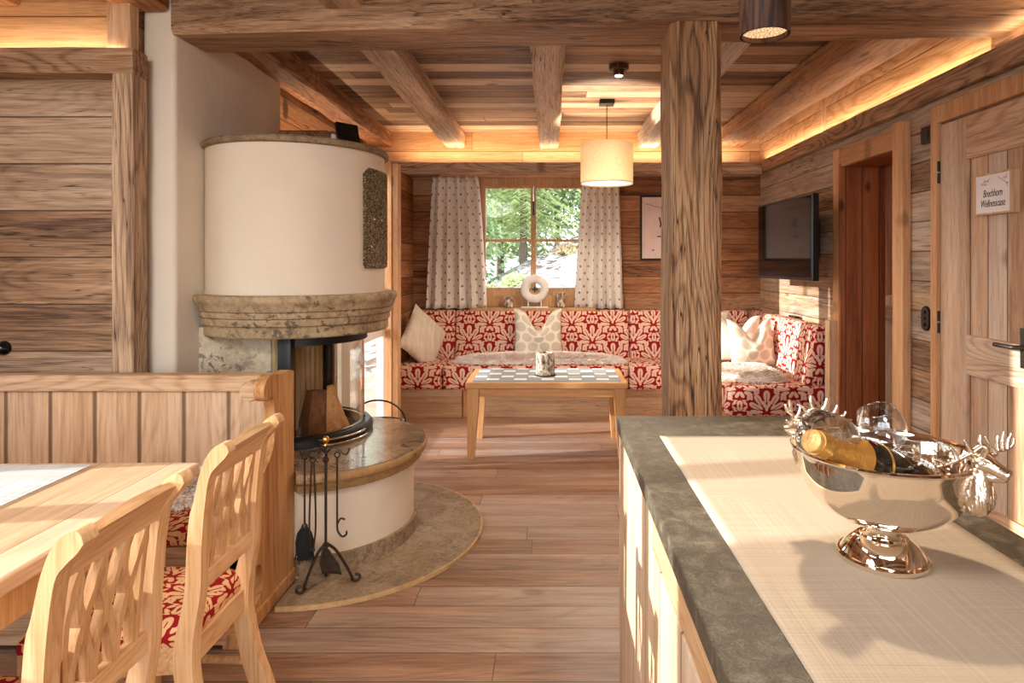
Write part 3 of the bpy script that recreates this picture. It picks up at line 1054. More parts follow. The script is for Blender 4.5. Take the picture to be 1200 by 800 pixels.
# right plank door --------------------------------------------------------
bm = nb()
box(bm, 2.085, 2.14, 3.42, 3.475, 0, 2.25, 0.004)
box(bm, 2.085, 2.14, 2.50, 2.585, 0, 2.25, 0.004)
box(bm, 2.085, 2.14, 2.585, 3.42, 2.155, 2.25, 0.004)
d1 = struct('door_1', bm, M['frameZ'])
DX = 2.105
dl = struct('door_leaf', box(nb(), DX + 0.02, DX + 0.045, 2.60, 3.41, 0.01, 2.14), M['doorZ'], parent=d1)
for a, b in ((3.205, 3.415), (2.595, 2.715)):
    struct('stile', box(nb(), DX, DX + 0.05, a, b, 0.01, 2.145, 0.004), M['doorS'], parent=dl)
for z0, z1 in ((1.925, 2.145), (0.835, 1.035), (0.01, 0.22)):
    struct('rail', box(nb(), DX, DX + 0.05, 2.715, 3.205, z0, z1, 0.004), M['doorR'], parent=dl)
bm = nb()
tube(bm, [(2.105, 2.80, 1.025), (2.055, 2.80, 1.025), (2.045, 2.81, 1.025), (2.045, 2.915, 1.025)], 0.010, 10)
box(bm, 2.095, 2.106, 2.775, 2.825, 0.93, 1.11, 0.004)
struct('door_handle', bm, M['iron'], 40, parent=d1)
for z in (1.89, 1.08):
    bm = nb()
    tube(bm, [(2.098, 3.425, z - 0.06), (2.098, 3.425, z - 0.004)], 0.010, 10)
    tube(bm, [(2.098, 3.425, z + 0.004), (2.098, 3.425, z + 0.06)], 0.010, 10)
    struct('hinge', bm, M['black'], 40, parent=d1)

# room beyond the doorway
bm = nb()
box(bm, 3.40, 3.5, 3.3, 7.0, 0, 2.45)
struct('wall_side', bm, M['redZ'])
bm = nb()
box(bm, 2.37, 3.5, 6.9, 7.0, 0, 2.45)
box(bm, 2.37, 3.5, 3.2, 3.3, 0, 2.45)
struct('wall_side_ends', bm, M['redX'])
struct('ceiling_side', box(nb(), 2.37, 3.5, 3.2, 7.0, 2.40, 2.5), M['redX'])
# ------------------------------------------------------------------ fireplace
C1 = (-1.387, 3.47)
C0 = (-1.19, 3.26)
CP = (-1.115, 3.285)
WALLX = -1.764
rad = math.radians


def arc(c, r, a0, a1, n=40):
    return [(c[0] + r * math.cos(rad(a0 + (a1 - a0) * i / n)), c[1] + r * math.sin(rad(a0 + (a1 - a0) * i / n))) for i in range(n + 1)]


def hearthpoly(r):
    p = arc(C0, r, -100, 118, 56)
    q = []
    for x, y in p:
        if x < -1.125 and y < 2.80:
            y = 2.80
        q.append((x, y))
    q += [(WALLX, 3.98), (WALLX, 2.985), (-1.45, 2.80)] if True else []
    # drop doubles
    out = [q[0]]
    for a in q[1:]:
        if (Vector(a) - Vector(out[-1])).length > 1e-4:
            out.append(a)
    return out


fire = thing('fireplace', 'white plastered round corner stove with stone mantel, curved glass firebox and raised stone hearth', 'fireplace', (C1[0], C1[1], 0))
obj('hearth_base', prism_z(nb(), hearthpoly(0.47), 0.0, 0.392), M['plaster2'], fire, 'white plastered hearth drum', smooth=30)
obj('hearth_skirting', prism_z(nb(), hearthpoly(0.487), 0.018, 0.095), M['plate'], fire, smooth=30)


def ringstack(rz, polyf):
    b = nb()
    loft(b, [[Vector((x, y, z)) for x, y in polyf(r)] for r, z in rz])
    return b


slab = obj('hearth_edge', ringstack([(0.50, 0.388), (0.512, 0.40), (0.516, 0.425), (0.522, 0.432), (0.536, 0.44), (0.541, 0.455), (0.538, 0.470), (0.531, 0.476)], hearthpoly), M['hearthedge'], fire, 'moulded stone edge of the hearth', smooth=40)
obj('hearth_slab', prism_z(nb(), hearthpoly(0.531), 0.470, 0.480), M['hearth'], fire, 'polished brown stone hearth top', smooth=30)
# stone jambs
jb = nb()
box(jb, WALLX, -1.40, 3.155, 3.29, 0.48, 1.08, 0.006)
box(jb, -1.41, -1.335, 3.20, 3.29, 0.48, 1.08, 0.004)
obj('stone_jamb', jb, M['jamb'], fire, 'blotchy pale stone cheek beside the firebox')
jb = nb()
box(jb, WALLX, -1.335, 3.815, 3.95, 0.48, 1.08, 0.006)
obj('stone_jamb', jb, M['jamb'], fire)
# lining with upright ribs
lb = nb()
pts = [(WALLX, 3.16)]
for i in range(9):
    y0 = 3.16 + 0.655 * i / 9
    y1 = 3.16 + 0.655 * (i + 1) / 9
    pts += [(-1.385, y0 + 0.004), (-1.372, y0 + 0.016), (-1.372, y1 - 0.016), (-1.385, y1 - 0.004)]
pts.append((WALLX, 3.815))
prism_z(lb, pts, 0.5, 1.03)
obj('firebox_lining', lb, M['lining'], fire, 'ribbed beige firebrick lining')
fb = nb()
box(fb, -1.334, -1.27, 3.075, 3.135, 0.50, 1.03, 0.004)
box(fb, -1.375, -1.32, 3.805, 3.85, 0.50, 1.03, 0.004)
lathe(fb, [(0.30, 1.035), (0.36, 1.035), (0.362, 0.985), (0.335, 0.985), (0.30, 1.0)], C1[0], C1[1], 40, rad(-84), rad(84), close_prof=True)
prism_z(fb, arc(C1, 0.31, -88, 88, 30), 1.015, 1.035)
fr = obj('firebox_frame', fb, M['black'], fire, 'black metal firebox frame', smooth=40)
gb = nb()
lathe(gb, [(0.346, 0.528), (0.346, 0.99), (0.340, 0.99), (0.340, 0.528)], C1[0], C1[1], 48, rad(-80), rad(80), close_prof=True)
obj('curved_glass', gb, M['stoveglass'], fire, 'clear curved glass around the firebox', smooth=40)
rb = nb()
lathe(rb, [(0.30, 0.478), (0.392, 0.478), (0.392, 0.512), (0.376, 0.532), (0.352, 0.532), (0.35, 0.522), (0.338, 0.522), (0.336, 0.53), (0.318, 0.53), (0.30, 0.51)], C1[0], C1[1], 56, rad(-86), rad(86), close_prof=True)
obj('firebox_ring', rb, M['black'], fire, 'black metal ring at the foot of the glass', smooth=40)
rb = nb()
lathe(rb, [(0.326, 0.5305), (0.334, 0.5335), (0.342, 0.5305)], C1[0], C1[1], 56, rad(-86), rad(86), close_prof=True)
obj('firebox_trim', rb, M['chrome'], fire, 'bright steel bead on the firebox ring', smooth=60)
obj('firebox_floor', prism_z(nb(), arc(C1, 0.31, -90, 90, 30), 0.478, 0.498), M['ash'], fire)
# small glass latch loops on the right
hb = nb()
for z, r_ in ((0.515, 0.405), (0.492, 0.418)):
    p = [(C1[0] + (r_ + 0.012 * math.sin(PI * i / 10)) * math.cos(rad(-52 + 38 * i / 10)), C1[1] + (r_ + 0.012 * math.sin(PI * i / 10)) * math.sin(rad(-52 + 38 * i / 10)), z) for i in range(11)]
    p = [(C1[0] + 0.385 * math.cos(rad(-54)), C1[1] + 0.385 * math.sin(rad(-54)), z)] + p + [(C1[0] + 0.385 * math.cos(rad(-12)), C1[1] + 0.385 * math.sin(rad(-12)), z)]
    tube(hb, p, 0.006, 8)
obj('glass_latch', hb, M['chrome'], fire, 'bright steel latch loops', smooth=50)
# mantel
mp = [(0.36, 1.036), (0.470, 1.036), (0.476, 1.044), (0.476, 1.083), (0.470, 1.087), (0.470, 1.091), (0.484, 1.096), (0.486, 1.128), (0.496, 1.134),
      (0.500, 1.148), (0.498, 1.160), (0.508, 1.168), (0.511, 1.184), (0.516, 1.198), (0.522, 1.206), (0.527, 1.220), (0.525, 1.236), (0.516, 1.244), (0.36, 1.244)]
mb = nb()
aw = math.degrees(math.acos((WALLX - C1[0]) / 0.541))
lathe(mb, mp, C1[0], C1[1], 72, rad(-136), rad(136), close_prof=True)
obj('mantel', mb, M['mantel'], fire, 'weathered moulded stone mantel ring', smooth=35)
# plaster drum above
db = nb()
ring = lambda r: arc(C1, r, -144, 144, 72)
loft(db, [[Vector((x, y, z)) for x, y in ring(r)] for r, z in ((0.463, 1.236), (0.457, 1.262), (0.459, 1.5), (0.458, 1.8), (0.457, 1.985))])
obj('plaster_drum', db, M['plaster2'], fire, 'white plastered stove drum', smooth=40)
tb = nb()
loft(tb, [[Vector((x, y, z)) for x, y in ring(r)] for r, z in ((0.470, 1.980), (0.478, 1.986), (0.480, 2.004), (0.472, 2.014))])
obj('top_slab', tb, M['topslab'], fire, 'thin brown stone slab on the stove', smooth=40)
# relief plaque wrapped round the drum
pb = nb()
nu, nv = 46, 80
a0, a1, z0, z1 = rad(-26), rad(12), 1.37, 1.90


def relief(u, v):
    s = abs(u - 0.5) * 2
    fr_ = max(s, abs(v - 0.5) * 2)
    h = 0.010
    if fr_ > 0.90:
        h = 0.016
    elif fr_ > 0.78:
        h = 0.009 + 0.005 * math.sin(v * 95) * math.sin(u * 45)
    else:
        k = math.sqrt(((u - .5) / .30) ** 2 + ((v - .5) * 2.1 % 0.7 - .35) ** 2 * 7)
        h = 0.010 + 0.007 * math.cos(k * 9) * math.cos(8 * math.atan2((v - .5), (u - .5))) + 0.003 * math.sin(v * 60 + u * 20)
    return h


rows = []
for j in range(nv + 1):
    v = j / nv
    cut = max(0, (v - 0.93) / 0.07) * 0.14 + max(0, (0.05 - v) / 0.05) * 0.05
    row = []
    for i in range(nu + 1):
        u = i / nu
        uu = 0.5 + (u - 0.5) * (1 - cut * 2)
        a = a0 + (a1 - a0) * uu
        edge = 0 if (i in (0, nu) or j in (0, nv)) else 1
        r = 0.456 + (relief(u, v) if edge else 0)
        row.append(pb.verts.new((C1[0] + r * math.cos(a), C1[1] + r * math.sin(a), z0 + (z1 - z0) * v)))
    rows.append(row)
for j in range(nv):
    for i in range(nu):
        pb.faces.new((rows[j][i], rows[j][i + 1], rows[j + 1][i + 1], rows[j + 1][i]))
obj('relief_plaque', pb, M['relief'], fire, 'dark carved ornament plaque on the stove drum', smooth=50)

# floor plate in front of the stove
pp = arc(CP, 0.755, -89.5, 112, 64) + [(-1.70, 4.02), (-1.70, 2.81), (-1.108, 2.81)]
pl = obj('hearth_plate', prism_z(nb(), pp, 0.001, 0.019), M['plateedge'], loc=(CP[0], CP[1], 0), smooth=30)
tag(pl, 'round brown stone plate let onto the floor in front of the stove', 'hearth plate')
pp2 = arc(CP, 0.745, -89.3, 112, 64) + [(-1.69, 4.0), (-1.69, 2.82), (-1.106, 2.82)]
obj('plate_top', prism_z(nb(), pp2, 0.0175, 0.020), M['plate'], pl, smooth=30)

# logs behind the glass ------------------------------------------------
def log(name, prof0, prof1, z0, z1, mat, label, cat='log', group='firewood in the stove'):
    b = nb()
    n = 6
    rr = random.Random(len(label))
    rings = []
    for k in range(n + 1):
        t = k / n
        rings.append([Vector((p[0] * (1 - t) + q[0] * t + rr.uniform(-.002, .002), p[1] * (1 - t) + q[1] * t + rr.uniform(-.002, .002), z0 * (1 - t) + z1 * t)) for p, q in zip(prof0, prof1)])
    loft(b, rings)
    cx = sum(p[0] for p in prof0) / len(prof0)
    cy = sum(p[1] for p in prof0) / len(prof0)
    return tag(obj(name, b, mat, loc=(cx, cy, z0)), label, cat, group)


log('firewood_log', [(-1.335, 3.30), (-1.25, 3.235), (-1.175, 3.28), (-1.19, 3.37), (-1.29, 3.37)],
    [(-1.318, 3.40), (-1.27, 3.36), (-1.205, 3.37), (-1.20, 3.42), (-1.29, 3.43)], 0.499, 0.715, M['logdark'],
    'dark brown split log standing in the stove, left of the pale one')
log('firewood_log', [(-1.170, 3.28), (-1.085, 3.34), (-1.09, 3.44), (-1.165, 3.40)],
    [(-1.202, 3.385), (-1.185, 3.40), (-1.187, 3.435), (-1.20, 3.43)], 0.499, 0.74, M['log'],
    'pale wedge of firewood leaning against the dark log in the stove')

# wire log basket behind the hearth -------------------------------------
bk = thing('log_basket', 'wire log basket with a thin hoop handle rising behind the hearth slab', 'basket', (-1.13, 4.12, 0))
bb = nb()
for z, r_ in ((0.02, 0.12), (0.12, 0.15), (0.24, 0.17), (0.36, 0.175)):
    tube(bb, [(-1.13 + r_ * math.cos(TAU * i / 24), 4.12 + r_ * 0.8 * math.sin(TAU * i / 24), z) for i in range(25)], 0.005, 6)
for i in range(16):
    a = TAU * i / 16
    tube(bb, [(-1.13 + r_ * math.cos(a), 4.12 + r_ * 0.8 * math.sin(a), z) for z, r_ in ((0.02, 0.12), (0.12, 0.15), (0.24, 0.17), (0.36, 0.175))], 0.004, 6)
obj('basket_body', bb, M['iron'], bk, smooth=50)
tube_h = nb()
tube(tube_h, [(-1.13 + 0.178 * math.cos(PI * i / 20), 4.12, 0.36 + 0.145 * math.sin(PI * i / 20)) for i in range(21)], 0.006, 8)
obj('handle', tube_h, M['iron'], bk, smooth=50)

# dark frame standing on the stove
vb = nb()
pf = thing('tabletop_frame', 'dark tilted picture frame standing on top of the stove', 'picture frame', (-1.16, 3.70, 2.014))
Mx = Matrix.Translation((-1.150, 3.62, 2.014)) @ Matrix.Rotation(rad(50), 4, 'Z') @ Matrix.Rotation(rad(-14), 4, 'X')
b = nb(); box(b, -0.07, 0.07, -0.012, 0.012, 0.0, 0.195, 0.004); xf(b, Mx)
obj('frame', b, M['blackp'], pf)
b = nb(); box(b, -0.055, 0.055, -0.0145, -0.010, 0.015, 0.18, 0.001); xf(b, Mx)
obj('picture', b, M['tvscreen'], pf)
b = nb(); tube(b, [(-0.02, 0.012, 0.13), (-0.02, 0.075, 0.02)], 0.004, 6); tube(b, [(0.02, 0.012, 0.13), (0.02, 0.075, 0.02)], 0.004, 6); xf(b, Mx)
obj('easel_leg', b, M['iron'], pf)

# fire irons ------------------------------------------------------------
SX, SY, SZ = -0.955, 2.675, 0.020
st = thing('fire_tool_stand', 'wrought iron fire tool stand with brass knob and three scrolled feet', 'tool stand', (SX, SY, SZ))
b = nb()
tube(b, [(SX, SY, 0.20), (SX, SY, 0.628)], 0.006, 8)
ball(b, (SX, SY, 0.205), 0.014)
obj('column', b, M['iron'], st, smooth=50)
b = nb()
ball(b, (SX, SY, 0.652), (0.0145, 0.0145, 0.0165))
lathe(b, [(0.0001, 0.628), (0.010, 0.628), (0.006, 0.634), (0.008, 0.640), (0.0001, 0.640)], SX, SY, 12)
obj('knob', b, M['brass'], st, 'brass knob', smooth=60)


def foot(dx, dy):
    b = nb()
    d = Vector((dx, dy, 0))
    n = d.normalized()
    base = Vector((SX, SY, 0))
    pts = spline([base + Vector((0, 0, 0.215)), base + d * 0.35 + Vector((0, 0, 0.175)), base + d * 0.72 + Vector((0, 0, 0.095)), base + d * 0.96 + Vector((0, 0, 0.031))], 6)
    c = base + d * 1.05 + Vector((0, 0, SZ + 0.022))
    for i in range(15):
        a = PI + TAU * 0.80 * i / 14
        pts.append(c + n * (0.020 - i * 0.0005) * math.cos(a) + Vector((0, 0, (0.016 - i * 0.0003) * math.sin(a))))
    tube(b, pts, 0.0062, 8)
    obj('leg', b, M['iron'], st, smooth=50)


foot(-0.085, -0.045)
foot(0.105, 0.055)
foot(-0.035, 0.10)
hooks = [(-0.078, -0.02), (0.075, 0.005), (-0.035, -0.045), (0.02, -0.05)]
for hx, hy in hooks:
    b = nb()
    p0 = Vector((SX, SY, 0.595))
    e = Vector((SX + hx, SY + hy, 0.60))
    n = Vector((hx, hy, 0)).normalized()
    tube(b, spline([p0, p0.lerp(e, 0.45) + Vector((0, 0, 0.022)), e + Vector((0, 0, -0.010)), e + n * 0.014 + Vector((0, 0, -0.008)), e + n * 0.024 + Vector((0, 0, 0.016))], 6), 0.0042, 8)
    obj('hook', b, M['iron'], st, smooth=50)


def rod(b, x, y, z0, z1, r_=0.0042):
    tube(b, [(x, y, z0), (x, y, z1)], r_, 8)
    tube(b, [(x + 0.011 * math.cos(TAU * i / 14), y, z1 + 0.011 + 0.011 * math.sin(TAU * i / 14)) for i in range(15)], 0.0032, 6)


FG = 'fire irons on the stand'
x, y = SX - 0.082, SY - 0.020
br = thing('fireplace_brush', 'black hearth brush hanging on the left of the fire tool stand', 'brush', (x, y, 0.19), group=FG)
b = nb(); rod(b, x, y, 0.30, 0.575); lathe(b, [(0.0001, 0.285), (0.012, 0.285), (0.014, 0.295), (0.006, 0.305), (0.0001, 0.305)], x, y, 10)
obj('handle', b, M['iron'], br, smooth=50)
b = nb()
rr = random.Random(4)
lathe(b, [(0.0001, 0.15), (0.024, 0.155), (0.036, 0.185), (0.037, 0.23), (0.028, 0.265), (0.012, 0.288), (0.0001, 0.29)], x, y, 18)
for v in b.verts:
    v.co.x += rr.uniform(-.004, .004); v.co.y += rr.uniform(-.004, .004)
    v.co.y = y + (v.co.y - y) * 0.6
for i in range(160):
    a, t = rr.uniform(0, TAU), rr.uniform(0, 1)
    r0 = 0.012 + 0.022 * t
    tube(b, [(x + r0 * math.cos(a), y + r0 * .6 * math.sin(a), 0.27 - .08 * t), (x + (r0 + .006) * math.cos(a), y + (r0 + .006) * .6 * math.sin(a), 0.135 + rr.uniform(0, .03) + 0.03 * (1 - t))], 0.0016, 3)
obj('bristles', b, M['bristle'], br)
x, y = SX + 0.021, SY - 0.060
sh = thing('fireplace_shovel', 'iron ash shovel hanging at the front of the fire tool stand', 'shovel', (x, y, 0.12), group=FG)
b = nb(); rod(b, x, y, 0.215, 0.575)
obj('handle', b, M['iron'], sh, smooth=50)
b = nb()
rows = []
for j in range(9):
    t = j / 8
    w = 0.014 + 0.030 * min(1, t * 1.8)
    zc = 0.222 - 0.105 * t
    row = []
    for i in range(9):
        s = i / 8 * 2 - 1
        lip = 0.016 * max(0, abs(s) - 0.7) / 0.3
        row.append(b.verts.new((x + 0.008 + s * w * 0.75 + t * 0.022, y - 0.004 - lip * (1 - t * 0.6) + s * w * 0.5, zc - 0.014 * s)))
    rows.append(row)
for j in range(8):
    for i in range(8):
        b.faces.new((rows[j][i], rows[j][i + 1], rows[j + 1][i + 1], rows[j + 1][i]))
obj('blade', b, M['iron'], sh, smooth=50, solid=0.003)
x, y = SX + 0.078, SY + 0.006
pk = nb()
rod(pk, x - 0.032, y, 0.30, 0.575)
tube(pk, spline([(x - 0.032, y, 0.30), (x - 0.03, y, 0.265), (x - 0.012, y, 0.240), (x + 0.006, y, 0.247), (x + 0.008, y, 0.262)], 6), 0.0045, 8)
tube(pk, spline([(x - 0.032, y, 0.29), (x - 0.018, y, 0.315), (x + 0.002, y, 0.312)], 6), 0.004, 8)
tag(obj('fireplace_poker', pk, M['iron'], loc=(x, y, 0.24), smooth=50), 'iron poker with a hooked tip hanging on the right of the fire tool stand', 'poker', FG)
x, y = SX - 0.036, SY - 0.052
tg = thing('fireplace_tongs', 'long iron tongs hanging between the brush and the shovel on the stand', 'tongs', (x, y, 0.2), group=FG)
for s in (-1, 1):
    b = nb()
    tube(b, spline([(x + s * 0.004, y, 0.575), (x + s * 0.010, y, 0.45), (x + s * 0.013, y - .002, 0.30), (x + s * 0.004, y - .004, 0.215)], 6), 0.004, 8)
    ball(b, (x + s * 0.005, y - .004, 0.210), (0.006, 0.006, 0.010))
    obj('arm', b, M['iron'], tg, smooth=50)
b = nb(); tube(b, [(x + 0.012 * math.cos(TAU * i / 14), y, 0.583 + 0.011 * math.sin(TAU * i / 14)) for i in range(15)], 0.0035, 6)
obj('hinge_loop', b, M['iron'], tg, smooth=50)
# ------------------------------------------------------------------ dining corner
bench = thing('dining_bench', 'pale pine corner bench with board back and scrolled end panel beside the stove', 'bench', (-2.0, 2.5, 0))
b = nb(); box(b, -3.0, -1.175, 2.735, 2.765, 0.40, 0.885)
obj('back_boards', b, M['benchZ'], bench)
b = nb(); box(b, -3.0, -1.175, 2.715, 2.785, 0.845, 0.918, 0.010, 3)
obj('cap_rail', b, M['benchX'], bench)
b = nb(); box(b, -3.0, -1.175, 2.22, 2.735, 0.37, 0.40, 0.004)
box(b, -3.0, -1.175, 2.28, 2.31, 0.02, 0.37)
obj('seat_board', b, M['benchX'], bench)
ctrl = [(2.785, 0.0), (2.785, 0.925), (2.74, 0.937), (2.66, 0.934), (2.575, 0.945), (2.525, 0.935), (2.497, 0.905), (2.502, 0.868), (2.532, 0.846), (2.56, 0.855), (2.585, 0.83),
        (2.60, 0.74), (2.575, 0.64), (2.50, 0.575), (2.41, 0.545), (2.335, 0.535), (2.29, 0.505), (2.29, 0.46), (2.33, 0.43), (2.375, 0.40), (2.395, 0.34), (2.40, 0.25),
        (2.425, 0.235), (2.462, 0.225), (2.482, 0.19), (2.482, 0.14), (2.462, 0.105), (2.425, 0.085), (2.33, 0.075), (2.30, 0.06), (2.29, 0.0)]
top = [(y, 0, z) for y, z in ctrl[2:-2]]
prof = [(p.x, p.z) for p in spline(top, 4)]
prof = [ctrl[0], ctrl[1]] + prof + ctrl[-2:]
b = prism_x(nb(), prof, -1.178, -1.135)
obj('end_panel', b, M['benchE'], bench, 'scrolled end panel', smooth=40)
b = nb(); box(b, -1.19, -1.128, 2.28, 2.79, 0.0, 0.06, 0.006)
obj('plinth', b, M['benchE'], bench)
b = nb(); lathe(b, [(0.0001, -0.03), (0.036, -0.03), (0.040, -0.02), (0.040, 0.02), (0.036, 0.03), (0.0001, 0.03)], 0, 0, 24)
xf(b, Matrix.Translation((-1.20, 2.535, 0.888)) @ Matrix.Rotation(PI / 2, 4, 'X') @ Matrix.Diagonal((1, 1, 1, 1)))
obj('scroll', b, M['benchX'], bench, 'rounded end-grain scroll', smooth=40)
b = nb(); box(b, -2.95, -1.185, 2.21, 2.715, 0.402, 0.482, 0.022, 4)
obj('seat_pad', b, M['damask2'], bench, 'red and cream damask seat pad', smooth=50, uv=True)


def pillow(w, h, t, dip=0.0, n=26, puff=0.42, seed=0, ears=0.0):
    """soft square cushion in the x-z plane; dip chops the top edge down"""
    b = nb()
    uvl = b.loops.layers.uv.verify()
    rr = random.Random(seed)
    ph = rr.uniform(0, 6)
    uvs = {}
    grid = []
    for side in (1, -1):
        g = []
        for j in range(n + 1):
            row = []
            for i in range(n + 1):
                u, v = i / n * 2 - 1, j / n * 2 - 1
                x = u * w / 2 * (1 - 0.05 * (1 - v * v))
                z = v * h / 2 * (1 - 0.05 * (1 - u * u))
                k = max(0, (1 - u * u)) ** puff * max(0, (1 - v * v)) ** puff
                y = side * t / 2 * k
                if dip:
                    tv = max(0, (v + 0.6) / 1.6)
                    dz = dip * math.exp(-(u / 0.42) ** 2) * tv ** 1.3
                    z -= dz
                    y *= 1 + 0.5 * math.exp(-(u / 0.3) ** 2) * tv * (1 - tv) * 2
                    y -= 0.02 * math.exp(-(u / 0.25) ** 2) * tv
                y += 0.006 * math.sin(5 * u + ph + 2 * v) * k + 0.004 * math.sin(9 * v - 4 * u + ph) * k
                vert = b.verts.new((x, y, z))
                uvs[vert] = (i / n * w, j / n * h)
                row.append(vert)
            g.append(row)
        grid.append(g)
    for s, g in enumerate(grid):
        for j in range(n):
            for i in range(n):
                q = (g[j][i], g[j][i + 1], g[j + 1][i + 1], g[j + 1][i])
                b.faces.new(q if s == 1 else tuple(reversed(q)))
    for f in b.faces:
        for l in f.loops:
            l[uvl].uv = uvs[l.vert]
    bmesh.ops.remove_doubles(b, verts=b.verts[:], dist=2e-4)
    return b


def place_pillow(name, b, loc, rz=0, rx=0, ry=0, mat=None, label='', group=None):
    xf(b, Matrix.Rotation(ry, 4, 'Y'))
    xf(b, Matrix.Rotation(rx, 4, 'X'))
    xf(b, Matrix.Rotation(rz, 4, 'Z'))
    xf(b, Matrix.Translation(loc))
    zmin = min(v.co.z for v in b.verts)
    return tag(obj(name, b, mat, loc=(loc[0], loc[1], zmin), smooth=60), label, 'cushion', group)



# dining table
tb = thing('dining_table', 'long pale pine dining table with plank top in the left foreground', 'table', (-1.6, 1.1, 0))
b = nb(); box(b, -2.35, -1.13, 0.30, 2.065, 0.71, 0.75, 0.006)
ROT = Matrix.Translation((-1.13, 1.2, 0)) @ Matrix.Rotation(rad(1.2), 4, 'Z') @ Matrix.Translation((1.13, -1.2, 0))
xf(b, ROT)
obj('tabletop', b, M['tableY'], tb)
b = nb(); box(b, -2.24, -2.21, 0.45, 1.92, 0.60, 0.71); box(b, -1.225, -1.195, 0.45, 1.92, 0.60, 0.71)
box(b, -2.24, -1.195, 0.42, 0.45, 0.60, 0.71); box(b, -2.24, -1.195, 1.92, 1.95, 0.60, 0.71)
xf(b, ROT)
obj('apron', b, M['tableL'], tb)
for x, y in ((-2.22, 0.44), (-1.22, 0.44), (-2.22, 1.93), (-1.22, 1.93)):
    b = nb()
    loft(b, [[ROT @ Vector((x + sx * w, y + sy * w, z)) for sx, sy in ((-1, -1), (1, -1), (1, 1), (-1, 1))] for z, w in ((0, 0.026), (0.55, 0.038), (0.71, 0.038))])
    obj('leg', b, M['tableL'], tb)
b = nb(); box(b, -1.86, -1.455, 0.5, 2.03, 0.7502, 0.7545, 0.001)
for v in b.verts:
    v.co.z += 0.0
xf(b, ROT)
tag(obj('table_runner', b, M['silverrun'], loc=(-1.65, 1.26, 0.7502)), 'shiny silver-grey table runner on the pale dining table', 'runner')

# chairs -----------------------------------------------------------------
BACK = [(0.012, 0.0), (-0.033, 0.15), (-0.065, 0.24), (-0.088, 0.36), (-0.087, 0.45), (-0.070, 0.567), (-0.067, 0.675), (-0.060, 0.772), (-0.048, 0.856), (-0.030, 0.885), (-0.010, 0.905), (0.002, 0.922)]
FRONT = [(-0.002, 0.936), (-0.012, 0.944), (-0.030, 0.938), (-0.047, 0.922), (-0.060, 0.900), (-0.074, 0.858), (-0.088, 0.793), (-0.097, 0.761), (-0.104, 0.686), (-0.111, 0.557), (-0.134, 0.45), (-0.138, 0.37), (-0.116, 0.24), (-0.090, 0.15), (-0.040, 0.0)]
YW = 0.166


def midx(z):
    def at(P, z):
        P = sorted(P, key=lambda p: p[1])
        for a, c in zip(P, P[1:]):
            if a[1] <= z <= c[1]:
                return a[0] + (c[0] - a[0]) * (z - a[1]) / (c[1] - a[1])
        return P[-1][0]
    return (at(BACK, z) + at(FRONT, z)) / 2


